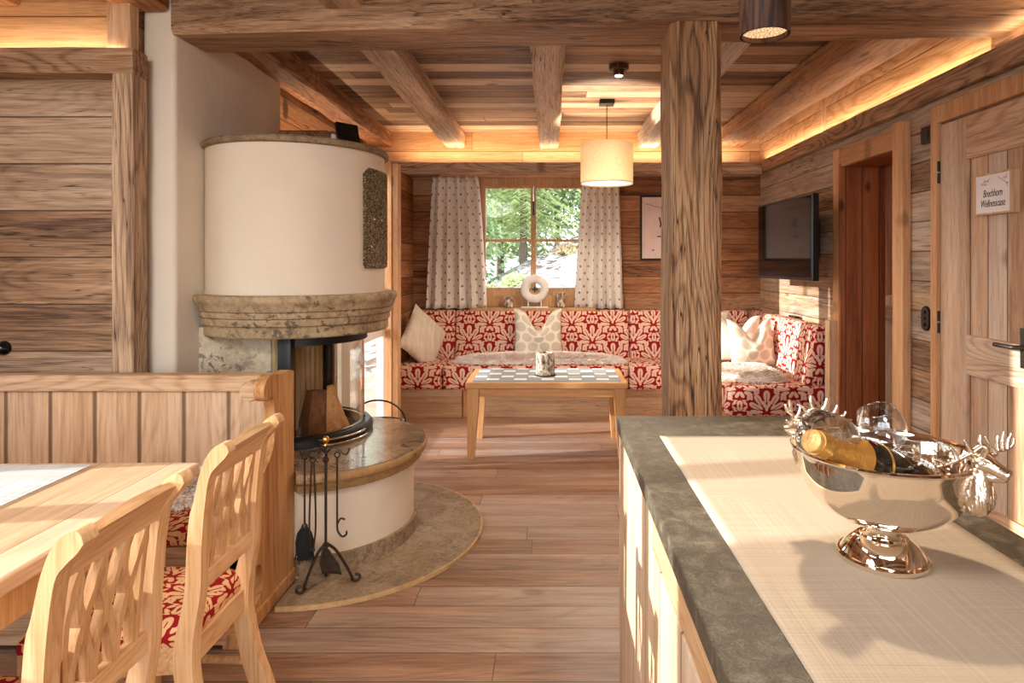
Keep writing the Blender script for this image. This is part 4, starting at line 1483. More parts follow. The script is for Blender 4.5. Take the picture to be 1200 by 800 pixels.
def make_chair(label):
    t = thing('dining_chair', label, 'chair', (0, 0, 0), group='carved dining chairs', local=True)
    bk = [(p.x, p.z) for p in spline([(x, 0, z) for x, z in BACK], 4)]
    fr = [(p.x, p.z) for p in spline([(x, 0, z) for x, z in FRONT], 4)]
    for y0, y1 in ((-YW, -YW + 0.038), (YW - 0.038, YW)):
        b = prism_y(nb(), bk + fr, y0, y1)
        obj('rear_leg', b, M['chairZ'], t, smooth=35)
    # top rail curls back with the posts
    b = nb()
    rings = []
    n = 14
    for i in range(n + 1):
        y = -YW + 0.036 + (2 * YW - 0.072) * i / n
        s = i / n * 2 - 1
        arch = 0.012 * (1 - s * s)
        ztop = 0.922 + arch
        ring = []
        zs = [0.846, 0.87, 0.89, 0.905, ztop - 0.005]
        front = [Vector((midx(z) - 0.011, y, z)) for z in zs]
        back = [Vector((midx(z) + 0.010, y, z)) for z in zs]
        rings.append(front + [Vector((midx(0.915), y, ztop + 0.004))] + list(reversed(back)))
    loft(b, rings)
    obj('top_rail', b, M['chairY'], t, smooth=35)
    b = nb()
    box(b, midx(0.58) - 0.013, midx(0.58) + 0.013, -YW + 0.036, YW - 0.036, 0.556, 0.604, 0.004)
    obj('lower_rail', b, M['chairY'], t)
    # pierced lattice splat: interlaced crossing slats with knuckles
    b = nb()
    zb, zt = 0.602, 0.850
    yb = [-0.093, -0.031, 0.031, 0.093]
    for i in range(4):
        for j in (i - 1, i + 1):
            if not 0 <= j < 4:
                continue
            pts = []
            m = 12
            L, Rr = [], []
            for k in range(m + 1):
                s = k / m
                e = s * s * (3 - 2 * s)
                y = yb[i] + (yb[j] - yb[i]) * e
                z = zb + (zt - zb) * s
                w = 0.0075 + 0.004 * math.exp(-((s - 0.5) / 0.13) ** 2) + 0.005 * math.exp(-((s - 0.86) / 0.06) ** 2) + 0.004 * math.exp(-((s - 0.1) / 0.07) ** 2)
                L.append((y - w, z)); Rr.append((y + w, z))
            off = 0.0004 * (j - i)
            poly = L + list(reversed(Rr))
            rings = [[Vector((midx(z) - 0.010 + off, y, z)) for y, z in poly], [Vector((midx(z) + 0.009 + off, y, z)) for y, z in poly]]
            loft(b, rings)
    for sgn in (-1, 1):
        poly = []
        L, Rr = [], []
        for k in range(13):
            s = k / 12
            y = sgn * (0.093 + 0.012 * math.sin(PI * s) )
            w = 0.0065 + 0.005 * math.exp(-((s - 0.86) / 0.06) ** 2) + 0.004 * math.exp(-((s - 0.1) / 0.07) ** 2)
            z = zb + (zt - zb) * s
            L.append((y - w, z)); Rr.append((y + w, z))
        poly = L + list(reversed(Rr))
        loft(b, [[Vector((midx(z) - 0.009, y, z)) for y, z in poly], [Vector((midx(z) + 0.008, y, z)) for y, z in poly]])
    obj('splat', b, M['chairZ'], t, 'pierced lattice back splat', smooth=35)
    # seat frame
    xb, xf_ = -0.125, -0.505
    b = nb()
    box(b, xb - 0.006, xb + 0.022, -YW + 0.036, YW - 0.036, 0.36, 0.428, 0.003)
    box(b, xf_, xf_ + 0.026, -0.195, 0.195, 0.36, 0.428, 0.003)
    for s in (-1, 1):
        p = [(xb, s * (YW - 0.006)), (xb, s * (YW - 0.030)), (xf_ + 0.02, s * 0.172), (xf_ + 0.02, s * 0.196)]
        prism_z(b, p, 0.36, 0.428)
    obj('seat_frame', b, M['chairY'], t)
    b = nb()
    out = [(xb + 0.012, -YW + 0.005), (xb + 0.012, YW - 0.005), (xf_ - 0.004, 0.196), (xf_ - 0.004, -0.196)]
    cx = (xb + xf_) / 2
    rings = []
    for k, z in ((0.985, 0.428), (1.0, 0.440), (0.995, 0.458), (0.94, 0.474), (0.80, 0.484), (0.5, 0.490), (0.2, 0.491)):
        ring = []
        for a, c in zip(out, out[1:] + out[:1]):
            for q in range(6):
                s = q / 6
                ring.append(Vector((cx + (a[0] + (c[0] - a[0]) * s - cx) * k, (a[1] + (c[1] - a[1]) * s) * k, z)))
        rings.append(ring)
    loft(b, rings)
    obj('seat', b, M['damask2'], t, 'red and cream damask upholstered seat', smooth=50, uv=True)
    for s in (-1, 1):
        b = nb()
        loft(b, [[Vector((xf_ + 0.018 + dx * w, s * 0.174 + dy * w, z)) for dx, dy in ((-1, -1), (1, -1), (1, 1), (-1, 1))] for z, w in ((0, 0.013), (0.36, 0.020), (0.428, 0.020))])
        obj('front_leg', b, M['chairZ'], t)
        b = nb()
        tube(b, [(midx(0.2), s * (YW - 0.019), 0.20), (xf_ + 0.018, s * 0.174, 0.20)], 0.011, 8)
        obj('stretcher', b, M['chairY'], t, smooth=50)
    return t


ch1 = make_chair('nearest carved pine chair in the lower left corner, its lattice back lit at the post')
ch1.location = (-0.797, 1.239, 0)
ch2 = copy_tree(ch1)
ch2['label'] = 'second carved pine chair, standing between the nearest chair and the bench end panel'
ch2.location = (-0.815, 1.757, 0)

# things on the left timber wall
b = nb(); lathe(b, [(0.0001, -0.02), (0.030, -0.02), (0.034, -0.012), (0.030, 0.004), (0.020, 0.012), (0.014, 0.022), (0.0001, 0.026)], 0, 0, 24)
xf(b, Matrix.Translation((-2.51, 2.885, 1.01)) @ Matrix.Rotation(PI / 2, 4, 'X'))
tag(obj('wall_switch', b, M['blackp'], loc=(-2.51, 2.90, 1.01), smooth=50), 'round black porcelain switch on the plank wall at the left edge', 'switch')
b = nb(); box(b, -2.80, -2.535, 2.885, 2.899, 1.335, 1.475, 0.002)
tag(obj('wall_note', b, M['paper'], loc=(-2.66, 2.89, 1.335)), 'white framed notice just showing at the left edge of the plank wall', 'sign')
# ------------------------------------------------------------------ lounge sofa
sofa = thing('corner_sofa', 'long red and cream damask corner bench sofa on a wooden base under the window', 'sofa', (0.2, 6.0, 0))


def pad(x0, x1, y0, y1, z0, z1, bev=0.035, sh=0.0, axis='y'):
    b = nb()
    box(b, x0, x1, y0, y1, z0, z1, bev, 4)
    if sh:
        for v in b.verts:
            t = (v.co.z - z0) / (z1 - z0)
            if axis == 'y':
                v.co.y += sh * t
            else:
                v.co.x += sh * t
    return b


b = nb(); box(b, -1.39, -0.81, 5.715, 6.36, 0.0, 0.255, 0.004)
obj('base', b, M['sofawood'], sofa, 'short wooden base box at the left')
b = nb(); box(b, -0.805, -0.755, 5.735, 5.80, 0.0, 0.255, 0.003)
obj('base_post', b, M['frameZ'], sofa)
b = nb(); box(b, -0.75, 1.32, 5.735, 6.36, 0.0, 0.255, 0.004)
obj('base', b, M['sofawood'], sofa)
b = nb(); box(b, 1.33, 2.10, 4.73, 6.36, 0.0, 0.255, 0.004)
obj('base', b, M['islandY'], sofa)
xs = [-1.39, -0.985, 0.70, 1.30]
for a, c in zip(xs, xs[1:]):
    obj('seat_cushion', pad(a + .003, c - .003, 5.675, 6.20, 0.255, 0.485), M['damask'], sofa, smooth=50, uv=True)
obj('seat_cushion', pad(1.303, 2.10, 4.69, 6.20, 0.255, 0.485), M['damask'], sofa, smooth=50, uv=True)
xs = [-1.39, -0.94, 0.765, 1.93]
for a, c in zip(xs, xs[1:]):
    obj('back_cushion', pad(a + .002, c - .002, 6.11, 6.27, 0.46, 0.935, 0.03, 0.085), M['damask'], sofa, smooth=50, uv=True)
obj('back_cushion', pad(1.90, 2.03, 4.70, 6.30, 0.475, 0.93, 0.03, 0.07, 'x'), M['damask'], sofa, 'damask back cushion along the right wall', smooth=50, uv=True)

# cushions
place_pillow('cushion', pillow(0.47, 0.47, 0.15, seed=5), (-1.20, 5.92, 0.695), rad(58), rad(-12), rad(40), M['pillow'],
             'plain beige cushion leaning at the left end of the sofa, tipped on a corner')
place_pillow('cushion', pillow(0.46, 0.48, 0.18, dip=0.21, seed=6), (-0.125, 6.03, 0.73), rad(4), rad(-14), 0, M['rings'],
             'beige ring-print cushion with a chopped top standing mid-sofa under the window wreath')
place_pillow('cushion', pillow(0.42, 0.42, 0.16, dip=0.19, seed=7), (1.72, 5.42, 0.715), rad(12), rad(-14), 0, M['rings'],
             'front ring-print cushion with pointed corners in the right sofa corner')
place_pillow('cushion', pillow(0.42, 0.44, 0.15, dip=0.17, seed=8), (1.69, 5.78, 0.715), rad(-8), rad(-12), rad(3), M['pillow'],
             'plain pale cushion behind the ring-print one in the right sofa corner')
place_pillow('cushion', pillow(0.40, 0.46, 0.15, dip=0.10, seed=9), (1.50, 6.02, 0.72), rad(-4), rad(-12), 0, M['pillow'],
             'pale cushion peeping out from behind the square pillar on the sofa')


# sheepskins
def sheepskin(cx, cy, z, rx, ry, n, seed, label, edge=0.06, front_droop=0.0):
    rr = random.Random(seed)
    b = nb()
    # hide
    prof = []
    m = 40

    def rr_at(a):
        return 1 + 0.09 * math.sin(3 * a + seed) + 0.06 * math.sin(5 * a + 2 * seed)
    rings = []
    for k, zz in ((0.97, 0.0), (1.0, 0.020), (0.95, 0.046), (0.65, 0.058), (0.1, 0.060)):
        rings.append([Vector((cx + rx * k * rr_at(TAU * i / m) * math.copysign(abs(math.cos(TAU * i / m)) ** 0.75, math.cos(TAU * i / m)),
                              cy + ry * k * rr_at(TAU * i / m) * math.copysign(abs(math.sin(TAU * i / m)) ** 0.8, math.sin(TAU * i / m)), z + zz)) for i in range(m)])
    loft(b, rings)
    root = obj('sheepskin', b, M['wool'], loc=(cx, cy, z), smooth=60)
    tag(root, label, 'sheepskin')
    f = nb()
    for i in range(n):
        a = rr.uniform(0, TAU)
        q = math.sqrt(rr.uniform(0, 1))
        k = q * rr_at(a)
        x = cx + rx * k * math.copysign(abs(math.cos(a)) ** 0.75, math.cos(a))
        y = cy + ry * k * math.copysign(abs(math.sin(a)) ** 0.8, math.sin(a))
        zz = z + 0.052 * (1 - q ** 6) + 0.012
        L = rr.uniform(0.028, 0.050)
        da = a + rr.uniform(-0.9, 0.9)
        out = 0.35 + 0.7 * q
        tip = Vector((x + L * out * math.cos(da), y + L * out * math.sin(da), zz + L * (0.75 - 0.55 * q) - (0.02 if q > .95 else 0)))
        base = Vector((x, y, zz - 0.006))
        mid = (base + tip) / 2 + Vector((rr.uniform(-.004, .004), rr.uniform(-.004, .004), 0.007))
        w = rr.uniform(0.004, 0.008)
        s = Vector((math.cos(da + PI / 2), math.sin(da + PI / 2), rr.uniform(-.4, .4))) * w
        v = [f.verts.new(p) for p in (base - s, base + s, mid + s * 0.9, mid - s * 0.9, tip)]
        f.faces.new((v[0], v[1], v[2], v[3])); f.faces.new((v[3], v[2], v[4]))
    wl = obj('fleece', f, M['wool'], root, smooth=80)
    return root


sheepskin(-0.11, 5.865, 0.484, 0.79, 0.185, 9000, 3, 'long white sheepskin spread along the middle of the sofa seat')
sheepskin(1.58, 5.13, 0.484, 0.27, 0.33, 4500, 5, 'white sheepskin lying on the right wing of the sofa in front of the cushions')

sheepskin(-1.46, 2.50, 0.483, 0.22, 0.17, 2500, 8, 'white sheepskin on the dining bench pad, glimpsed between the two pine chairs')
# remote on the backrest
b = nb(); box(b, -0.02, 0.02, -0.075, 0.075, 0.0, 0.018, 0.004); xf(b, Matrix.Translation((2.075, 5.40, 0.932)))
tag(obj('remote_control', b, M['blackp'], loc=(2.075, 5.40, 0.932)), 'black remote control lying on top of the right sofa backrest', 'remote control')

# coffee table
ct = thing('coffee_table', 'honey coloured wooden coffee table in front of the sofa', 'table', (-0.03, 4.8, 0))
b = nb(); box(b, -0.612, 0.545, 4.485, 5.10, 0.505, 0.55, 0.006)
obj('tabletop', b, M['coffee'], ct)
b = nb()
box(b, -0.54, 0.475, 4.525, 4.545, 0.44, 0.505); box(b, -0.54, 0.475, 5.04, 5.06, 0.44, 0.505)
box(b, -0.575, -0.555, 4.57, 5.02, 0.44, 0.505); box(b, 0.49, 0.51, 4.57, 5.02, 0.44, 0.505)
obj('apron', b, M['coffee'], ct)
for sx, x in ((-1, -0.598), (1, 0.531)):
    for sy, y in ((-1, 4.498), (1, 5.087)):
        b = nb()
        # outer corner stays plumb, inner faces taper
        rings = []
        for z, w in ((0.0, 0.048), (0.40, 0.078), (0.505, 0.080)):
            xi, yi = x - sx * w, y - sy * w
            rings.append([Vector((min(x, xi), min(y, yi), z)), Vector((max(x, xi), min(y, yi), z)), Vector((max(x, xi), max(y, yi), z)), Vector((min(x, xi), max(y, yi), z))])
        loft(b, rings)
        obj('leg', b, M['coffeeZ'], ct)
b = nb(); box(b, -0.565, 0.50, 4.52, 5.07, 0.5502, 0.5535, 0.001)
tag(obj('table_runner', b, M['blocks'], loc=(-0.03, 4.8, 0.5502)), 'grey and white block-pattern cloth covering the coffee table', 'tablecloth')


def candleholder(x, y, z, r, h, label, plate=False, group=None):
    t = thing('candle_holder', label, 'candle holder', (x, y, z), group=group)
    rr = random.Random(int(x * 100 + h * 1000))
    b = nb()
    pr = [(r * 0.72, h * 0.45), (r * 0.74, h), (r * 0.97, h * 1.0), (r * 1.0, h * 0.97), (r * 0.98, h * 0.6), (r * 1.02, h * 0.3), (r * 1.0, 0.012), (r * 0.9, 0.004), (0.0001, 0.004)]
    lathe(b, pr, x, y, 26, z0=z)
    for v in b.verts:
        d = Vector((v.co.x - x, v.co.y - y, 0))
        if d.length > r * 0.85:
            v.co += d.normalized() * r * 0.07 * noise.noise(v.co * 45) + Vector((0, 0, h * 0.04 * noise.noise(v.co * 30 + Vector((9, 0, 0))) if v.co.z > z + h * 0.9 else 0))
    obj('bark_sleeve', b, M['bark'], t, smooth=60)
    b = nb()
    lathe(b, [(0.0001, h * 0.9), (r * 0.70, h * 0.9), (r * 0.70, h * 0.46), (0.0001, h * 0.46)], x, y, 20, z0=z)
    tube(b, [(x, y, z + h * 0.9), (x + 0.002, y, z + h * 0.9 + 0.012)], 0.0012, 5)
    obj('candle', b, M['candle'], t, 'white candle', smooth=40)
    if plate:
        b = nb()
        lathe(b, [(0.0001, 0.0), (r * 1.12, 0.0), (r * 1.2, 0.008), (r * 1.15, 0.009), (0.0001, 0.0045)], x, y, 32, z0=z)
        obj('saucer', b, M['iron'], t, 'thin dark saucer', smooth=50)
    return t


candleholder(-0.045, 4.76, 0.5535, 0.070, 0.172, 'large birch-bark candle holder on the coffee table', True)
candleholder(-0.425, 6.275, 0.955, 0.044, 0.105, 'short bark candle holder on the window sill, left of the white wreath')
candleholder(0.095, 6.275, 0.955, 0.040, 0.150, 'tall bark candle holder on the window sill, right of the white wreath')

# wreath
wr = thing('window_wreath', 'white wreath on a small white stand in the middle of the window sill', 'wreath', (-0.165, 6.28, 0.955))
b = nb()
box(b, -0.30, -0.03, 6.24, 6.32, 0.955, 0.965, 0.003)
for s in (-1, 1):
    tube(b, [(-0.165 + s * 0.065, 6.28, 0.962), (-0.165 + s * 0.065, 6.28, 1.045)], 0.006, 8)
obj('stand', b, M['white'], wr, smooth=40)
b = nb()
cx, cz = -0.165, 1.145
m, k = 72, 16
rings = []
for i in range(m):
    a = TAU * i / m
    ring = []
    for j in range(k):
        c = TAU * j / k
        r_ = 0.040 * (1 + 0.04 * math.sin(9 * a + 1) * math.cos(c) + 0.10 * math.sin(a * 31 + c * 3))
        ring.append(Vector((cx + (0.100 + r_ * math.cos(c)) * math.cos(a), 6.28 + r_ * 0.8 * math.sin(c), cz + (0.100 + r_ * math.cos(c)) * math.sin(a))))
    rings.append(ring)
rings.append(rings[0])
loft(b, rings, caps=False)
bmesh.ops.remove_doubles(b, verts=b.verts[:], dist=1e-5)
obj('wreath_ring', b, M['wreath'], wr, smooth=60)
b = nb()
tube(b, [(cx, 6.28, cz + 0.06), (cx, 6.28, cz + 0.02)], 0.0015, 5)
for a in (0, 90, 180, 270):
    d = Vector((math.cos(rad(a)), 0, math.sin(rad(a))))
    ball(b, Vector((cx, 6.28, cz - 0.006)) + d * 0.016, (0.016, 0.006, 0.009), Matrix.Rotation(-rad(a), 4, 'Y'), 8, 6)
obj('pendant', b, M['iron'], wr, 'small dark cross-shaped pendant', smooth=60)


# curtains
def curtain(xt0, xt1, xb0, xb1, ztop, zbot, y, folds, seed, label):
    rr = random.Random(seed)
    b = nb()
    uvl = b.loops.layers.uv.verify()
    N_, Mz = folds * 12, 26
    ph = [rr.uniform(-0.5, 0.5) for _ in range(folds + 2)]
    am = [rr.uniform(0.7, 1.25) for _ in range(folds + 2)]
    g, uvs = [], {}
    for j in range(Mz + 1):
        t = j / Mz
        z = ztop + (zbot - ztop) * t
        row = []
        for i in range(N_ + 1):
            s = i / N_
            fi = s * folds
            k = int(min(fi, folds - 1e-6))
            amp = am[k] * (1 - (fi - k)) + am[k + 1] * (fi - k)
            p = ph[k] * (1 - (fi - k)) + ph[k + 1] * (fi - k)
            x = (xt0 + (xb0 - xt0) * t ** 0.8) * (1 - s) + (xt1 + (xb1 - xt1) * t ** 0.8) * s
            x += 0.006 * math.sin(TAU * fi * 2 + p * 3) * t
            yy = y + 0.042 * amp * math.sin(TAU * fi + p * 1.5 * t) * (0.75 + 0.25 * t)
            if t > .97:
                yy -= 0.003
            v = b.verts.new((x, yy, z + 0.004 * math.sin(TAU * fi) * t))
            uvs[v] = (s * (xb1 - xb0) * 1.45, z)
            row.append(v)
        g.append(row)
    for j in range(Mz):
        for i in range(N_):
            b.faces.new((g[j][i], g[j + 1][i], g[j + 1][i + 1], g[j][i + 1]))
    for f in b.faces:
        for l in f.loops:
            l[uvl].uv = uvs[l.vert]
    o = obj('curtain', b, M['curtain'], loc=((xt0 + xt1) / 2, y, zbot), smooth=60, solid=0.003)
    return tag(o, label, 'curtain', 'window curtains')


curtain(-1.175, -0.725, -1.235, -0.635, 2.256, 0.948, 6.27, 5, 1, 'pale dotted curtain hanging left of the window')
curtain(0.315, 0.665, 0.225, 0.715, 2.256, 0.948, 6.27, 5, 2, 'pale dotted curtain hanging right of the window')

# picture on the back wall
pc = thing('wall_picture', 'dark-framed pale picture on the back wall, cut off by the square pillar', 'picture', (1.15, 6.385, 1.43))
b = nb(); frame_xz(b, 0.90, 1.42, 1.43, 2.08, 0.016, 0.016, 0.016, 6.368, 6.40, 0.002)
obj('frame', b, M['black'], pc)
b = nb(); box(b, 0.914, 1.406, 6.380, 6.392, 1.444, 2.066)
obj('print', b, M['art'], pc)
def mark(b):
    obj('drawing', b, M['ink'], pc)


b = nb()
tube(b, spline([(1.09, 6.379, 1.86), (1.105, 6.379, 1.80), (1.10, 6.379, 1.76)], 5), 0.007, 6)
mark(b); b = nb()
tube(b, [(1.07, 6.379, 1.665), (1.12, 6.379, 1.668)], 0.006, 6)
mark(b); b = nb()
ball(b, (1.03, 6.379, 1.53), (0.010, 0.003, 0.007))
mark(b); b = nb()
tube(b, [(0.95, 6.379, 2.00), (1.07, 6.379, 1.965), (1.2, 6.379, 1.94)], 0.002, 5)
mark(b)

# television
tv = thing('television', 'black flat television on an arm on the right plank wall', 'television', (1.9, 5.0, 1.25))
MT = Matrix.Translation((1.84, 5.03, 1.585)) @ Matrix.Rotation(rad(2.0), 4, 'Z')
b = nb(); box(b, 0.0, 0.05, -0.535, 0.535, -0.315, 0.315, 0.006); xf(b, MT)
obj('case', b, M['tvcase'], tv)
b = nb(); box(b, -0.0015, 0.002, -0.517, 0.517, -0.292, 0.300, 0.0005); xf(b, MT)
obj('screen', b, M['tvscreen'], tv)
b = nb(); box(b, 0.05, 0.075, -0.2, 0.2, -0.18, 0.18, 0.004); box(b, 0.075, 0.22, -0.03, 0.03, -0.03, 0.03, 0.004); box(b, 0.215, 0.268, -0.08, 0.08, -0.14, 0.14, 0.004); xf(b, MT)
obj('wall_bracket', b, M['black'], tv)
# ------------------------------------------------------------------ kitchen island
CX0, CX1, CY0, CY1 = 0.204, 0.828, 0.15, 1.984
isl = thing('kitchen_island', 'pale wooden kitchen island with panelled side under the dark stone worktop', 'kitchen island', (0.5, 1.1, 0))
b = nb(); box(b, 0.228, 0.80, 0.18, 1.965, 0.02, 0.878)
obj('carcass', b, M['islandY'], isl)
b = nb(); box(b, 0.24, 0.79, 0.2, 1.94, 0.0, 0.06)
obj('plinth', b, M['redX'], isl)
b = nb(); box(b, 0.212, 0.23, 1.33, 1.966, 0.06, 0.876, 0.002)
obj('side_panel', b, M['island'], isl)
dr = nb(); box(dr, 0.211, 0.229, 0.62, 1.325, 0.06, 0.80, 0.003)
dr = obj('door', dr, M['island'], isl)
b = nb(); tube(b, spline([(0.212, 1.245, 0.56), (0.190, 1.245, 0.55), (0.186, 1.245, 0.50), (0.186, 1.245, 0.44), (0.190, 1.245, 0.40), (0.212, 1.245, 0.39)], 5), 0.006, 8)
obj('handle', b, M['iron'], dr, smooth=50)
b = nb(); box(b, 0.211, 0.229, 0.20, 0.615, 0.06, 0.80, 0.003)
obj('door', b, M['island'], isl)
b = nb(); box(b, 0.212, 0.23, 0.20, 1.325, 0.806, 0.876, 0.002)
obj('top_rail', b, M['islandY'], isl)
b = nb(); box(b, CX0, CX1, CY0, CY1, 0.88, 0.92, 0.004)
tag(obj('worktop', b, M['counter'], loc=(0.516, 1.07, 0.88)), 'dark grey leathered stone worktop on the kitchen island', 'worktop')
# runner
b = nb()
nx, ny = 20, 60
g = []
for j in range(ny + 1):
    row = []
    for i in range(nx + 1):
        x = 0.300 + (0.742 - 0.300) * i / nx
        y = 0.30 + (1.745 - 0.30) * j / ny
        row.append(b.verts.new((x, y, 0.9212 + 0.0008 * noise.noise(Vector((x * 9, y * 5, 0))))))
    g.append(row)
for j in range(ny):
    for i in range(nx):
        b.faces.new((g[j][i], g[j][i + 1], g[j + 1][i + 1], g[j + 1][i]))
tag(obj('linen_runner', b, M['linen'], loc=(0.52, 1.0, 0.9205), smooth=60, solid=0.0018), 'natural woven linen runner on the dark stone worktop under the silver bowl', 'runner')

# silver bowl -------------------------------------------------------------
BX, BY, BZ = 0.535, 1.02, 0.9225
bowl = thing('stag_bowl', 'polished silver footed bowl with stag-head handles on the linen runner', 'bowl', (BX, BY, BZ))
b = nb()
prof = [(0.0001, 0.004), (0.060, 0.004), (0.066, 0.0005), (0.069, 0.004), (0.069, 0.009), (0.066, 0.012), (0.063, 0.0125), (0.058, 0.020), (0.049, 0.030), (0.041, 0.036), (0.037, 0.0385),
        (0.0345, 0.0385), (0.033, 0.042), (0.0275, 0.0445), (0.0245, 0.048), (0.0245, 0.053), (0.0275, 0.0565), (0.025, 0.059), (0.026, 0.061)]
lathe(b, prof, BX, BY, 72, z0=BZ)
obj('foot', b, M['silver'], bowl, smooth=35)
out = [(0.0001, 0.060), (0.028, 0.0602), (0.050, 0.064), (0.072, 0.072), (0.093, 0.085), (0.110, 0.102), (0.121, 0.122), (0.127, 0.144), (0.130, 0.165), (0.132, 0.172), (0.138, 0.1745), (0.140, 0.177), (0.138, 0.180),
       (0.131, 0.179), (0.127, 0.172), (0.124, 0.145), (0.118, 0.124), (0.107, 0.105), (0.090, 0.089), (0.070, 0.077), (0.048, 0.069), (0.0001, 0.066)]
b = nb(); lathe(b, out, BX, BY, 96, z0=BZ)
obj('bowl_body', b, M['silver'], bowl, smooth=50)


def at(px, py, y):
    """point at depth y on the sight line of a place measured in the photograph"""
    return Vector(((px - 646) * y / 740, y, 1.4 - (py - 308) * y / 740))


def stag(ang, antlers, label):
    """stag head on the rim facing outwards at angle ang (degrees)"""
    ca, sa = math.cos(rad(ang)), math.sin(rad(ang))
    fwd = Vector((ca, sa, 0)); side = Vector((-sa, ca, 0)); up = Vector((0, 0, 1))
    o = Vector((BX, BY, BZ))

    def P(f, s, u):
        return o + fwd * f + side * s + up * u
    b = nb()
    neck = spline([P(0.118, 0, 0.119), P(0.128, 0, 0.127), P(0.133, 0, 0.143), P(0.132, 0, 0.164), P(0.132, 0, 0.186)], 5)
    nr = [0.005, .0105, .0145, .0175, .0195, .021, .0215, .0218, .0218, .0216, .0212, .0206, .0200, .0194, .0187, .0180, .0172, .0162, .015, .0135, .010]
    tube(b, neck, nr, 18)
    head = spline([P(0.122, 0, 0.185), P(0.133, 0, 0.189), P(0.145, 0, 0.187), P(0.157, 0, 0.182), P(0.168, 0, 0.178), P(0.173, 0, 0.176)], 4)
    tube(b, head, [0.007, .0105, .0135, .0150, .0156, .0156, .0152, .0145, .0137, .0128, .0119, .0111, .0104, .0099, .0095, .0092, .009, .0088, .0083, .0072, .0048], 16)
    tube(b, spline([P(0.138, 0, 0.172), P(0.150, 0, 0.170), P(0.160, 0, 0.171), P(0.168, 0, 0.171)], 4), [0.008, .0085, .0082, .0078, .0072, .0066, .0062, .006, .0058, .0055, .0052, .0046, .0034], 12)
    for s in (-1, 1):
        ball(b, P(0.145, s * 0.0135, 0.192), 0.0028, None, 8, 6)
        ball(b, P(0.1705, s * 0.0048, 0.1785), (0.0024, 0.0024, 0.0018), None, 8, 6)
        tube(b, [P(0.135, s * 0.0115, 0.199), P(0.145, s * 0.013, 0.198), P(0.152, s * 0.0105, 0.193)], [0.0016, 0.003, 0.0016], 6)
    # shaggy neck fur
    rr_ = random.Random(int(ang))
    for i in range(70):
        t = rr_.uniform(0.08, 0.75)
        k = int(t * 20)
        a = rr_.uniform(-2.4, 2.4)
        c = neck[k] + (fwd * math.cos(a) + side * math.sin(a)) * nr[k] * 0.96
        tube(b, [c + up * 0.007, c + (fwd * math.cos(a) + side * math.sin(a)) * 0.0012, c - up * 0.008], [0.0006, 0.0018, 0.0005], 5)
    obj('stag_head', b, M['silverc'], bowl, label, smooth=70)
    for s in (-1, 1):
        b = nb()
        e0 = P(0.132, s * 0.010, 0.192)
        tip = P(0.120, s * 0.032, 0.200)
        tube(b, spline([e0, e0.lerp(tip, 0.5) + up * 0.003, tip], 5), [0.0025, .004, .0053, .0062, .0066, .0064, .0058, .0047, .0034, .002, .0008], 8, True, 0.45)
        obj('ear', b, M['silverc'], bowl, smooth=60)
    for k, (main, tines) in enumerate(antlers):
        b = nb()
        root_ = P(0.130, (-1) ** k * -0.006, 0.192)
        mp_ = spline([root_] + [Vector(p) for p in main], 6)
        nn = len(mp_)
        tube(b, mp_, [0.0050 - 0.0026 * i / (nn - 1) for i in range(nn)], 8)
        ball(b, root_, 0.0056, None, 8, 6)
        for tn in tines:
            tp = spline([Vector(p) for p in tn], 5)
            tube(b, tp, [0.0040 - 0.0020 * i / (len(tp) - 1) for i in range(len(tp))], 7)
            ball(b, tp[-1], 0.0021, None, 6, 5)
        obj('antler', b, M['silverc'], bowl, smooth=60)


def A3(l, y):
    return [at(a, c, y) for a, c in l]


ra = [(A3([(1156, 528), (1150, 523), (1137, 531), (1118, 540), (1096, 547)], 0.905),
       [A3([(1139, 530), (1134, 523), (1130, 516)], 0.905), A3([(1122, 538), (1119, 531), (1114, 525)], 0.905), A3([(1150, 523), (1148, 517), (1149, 510)], 0.905), A3([(1106, 543), (1100, 539), (1095, 538)], 0.905)]),
      (A3([(1164, 533), (1167, 527), (1175, 527), (1183, 524)], 0.935),
       [A3([(1166, 528), (1159, 520), (1155, 512)], 0.935), A3([(1169, 527), (1168, 518), (1169, 510)], 0.935), A3([(1175, 527), (1174, 516), (1176, 506)], 0.935),
        A3([(1180, 525), (1181, 516), (1185, 508)], 0.935), A3([(1183, 524), (1187, 519), (1188, 514)], 0.935)])]
stag(-50, ra, 'stag head handle facing the front right')
la = [(A3([(933, 500), (929, 488), (926, 478), (925, 468)], 1.14),
       [A3([(930, 492), (936, 484), (938, 477)], 1.14), A3([(928, 485), (922, 480), (920, 474)], 1.14), A3([(933, 500), (926, 498), (922, 493)], 1.14)]),
      (A3([(940, 496), (945, 485), (954, 478), (972, 486), (987, 491), (998, 492)], 1.15),
       [A3([(946, 484), (941, 477), (935, 474)], 1.15), A3([(952, 479), (950, 471), (950, 464)], 1.15), A3([(963, 480), (967, 474), (969, 467)], 1.15),
        A3([(974, 487), (979, 480), (981, 475)], 1.15), A3([(983, 490), (988, 487), (991, 483)], 1.15)])]
stag(128, la, 'stag head handle facing the back left')

# champagne bottle ----------------------------------------------------------
cork = Vector((0.385, 0.935, 1.137)); end = Vector((0.597, 1.055, 1.036))
ax = (end - cork).normalized()
q = ax.to_track_quat('Z', 'Y').to_matrix().to_4x4()
MB_ = Matrix.Translation(cork) @ q
bt = thing('sparkling_wine_bottle', 'dark sparkling wine bottle with gold foil neck lying in the silver bowl', 'bottle', (BX, BY, 1.02))


def lobj(name, prof, mat, parent, label=None, n=40, sm=40):
    b = nb(); lathe(b, prof, 0, 0, n); xf(b, MB_)
    return obj(name, b, mat, parent, label, smooth=sm)


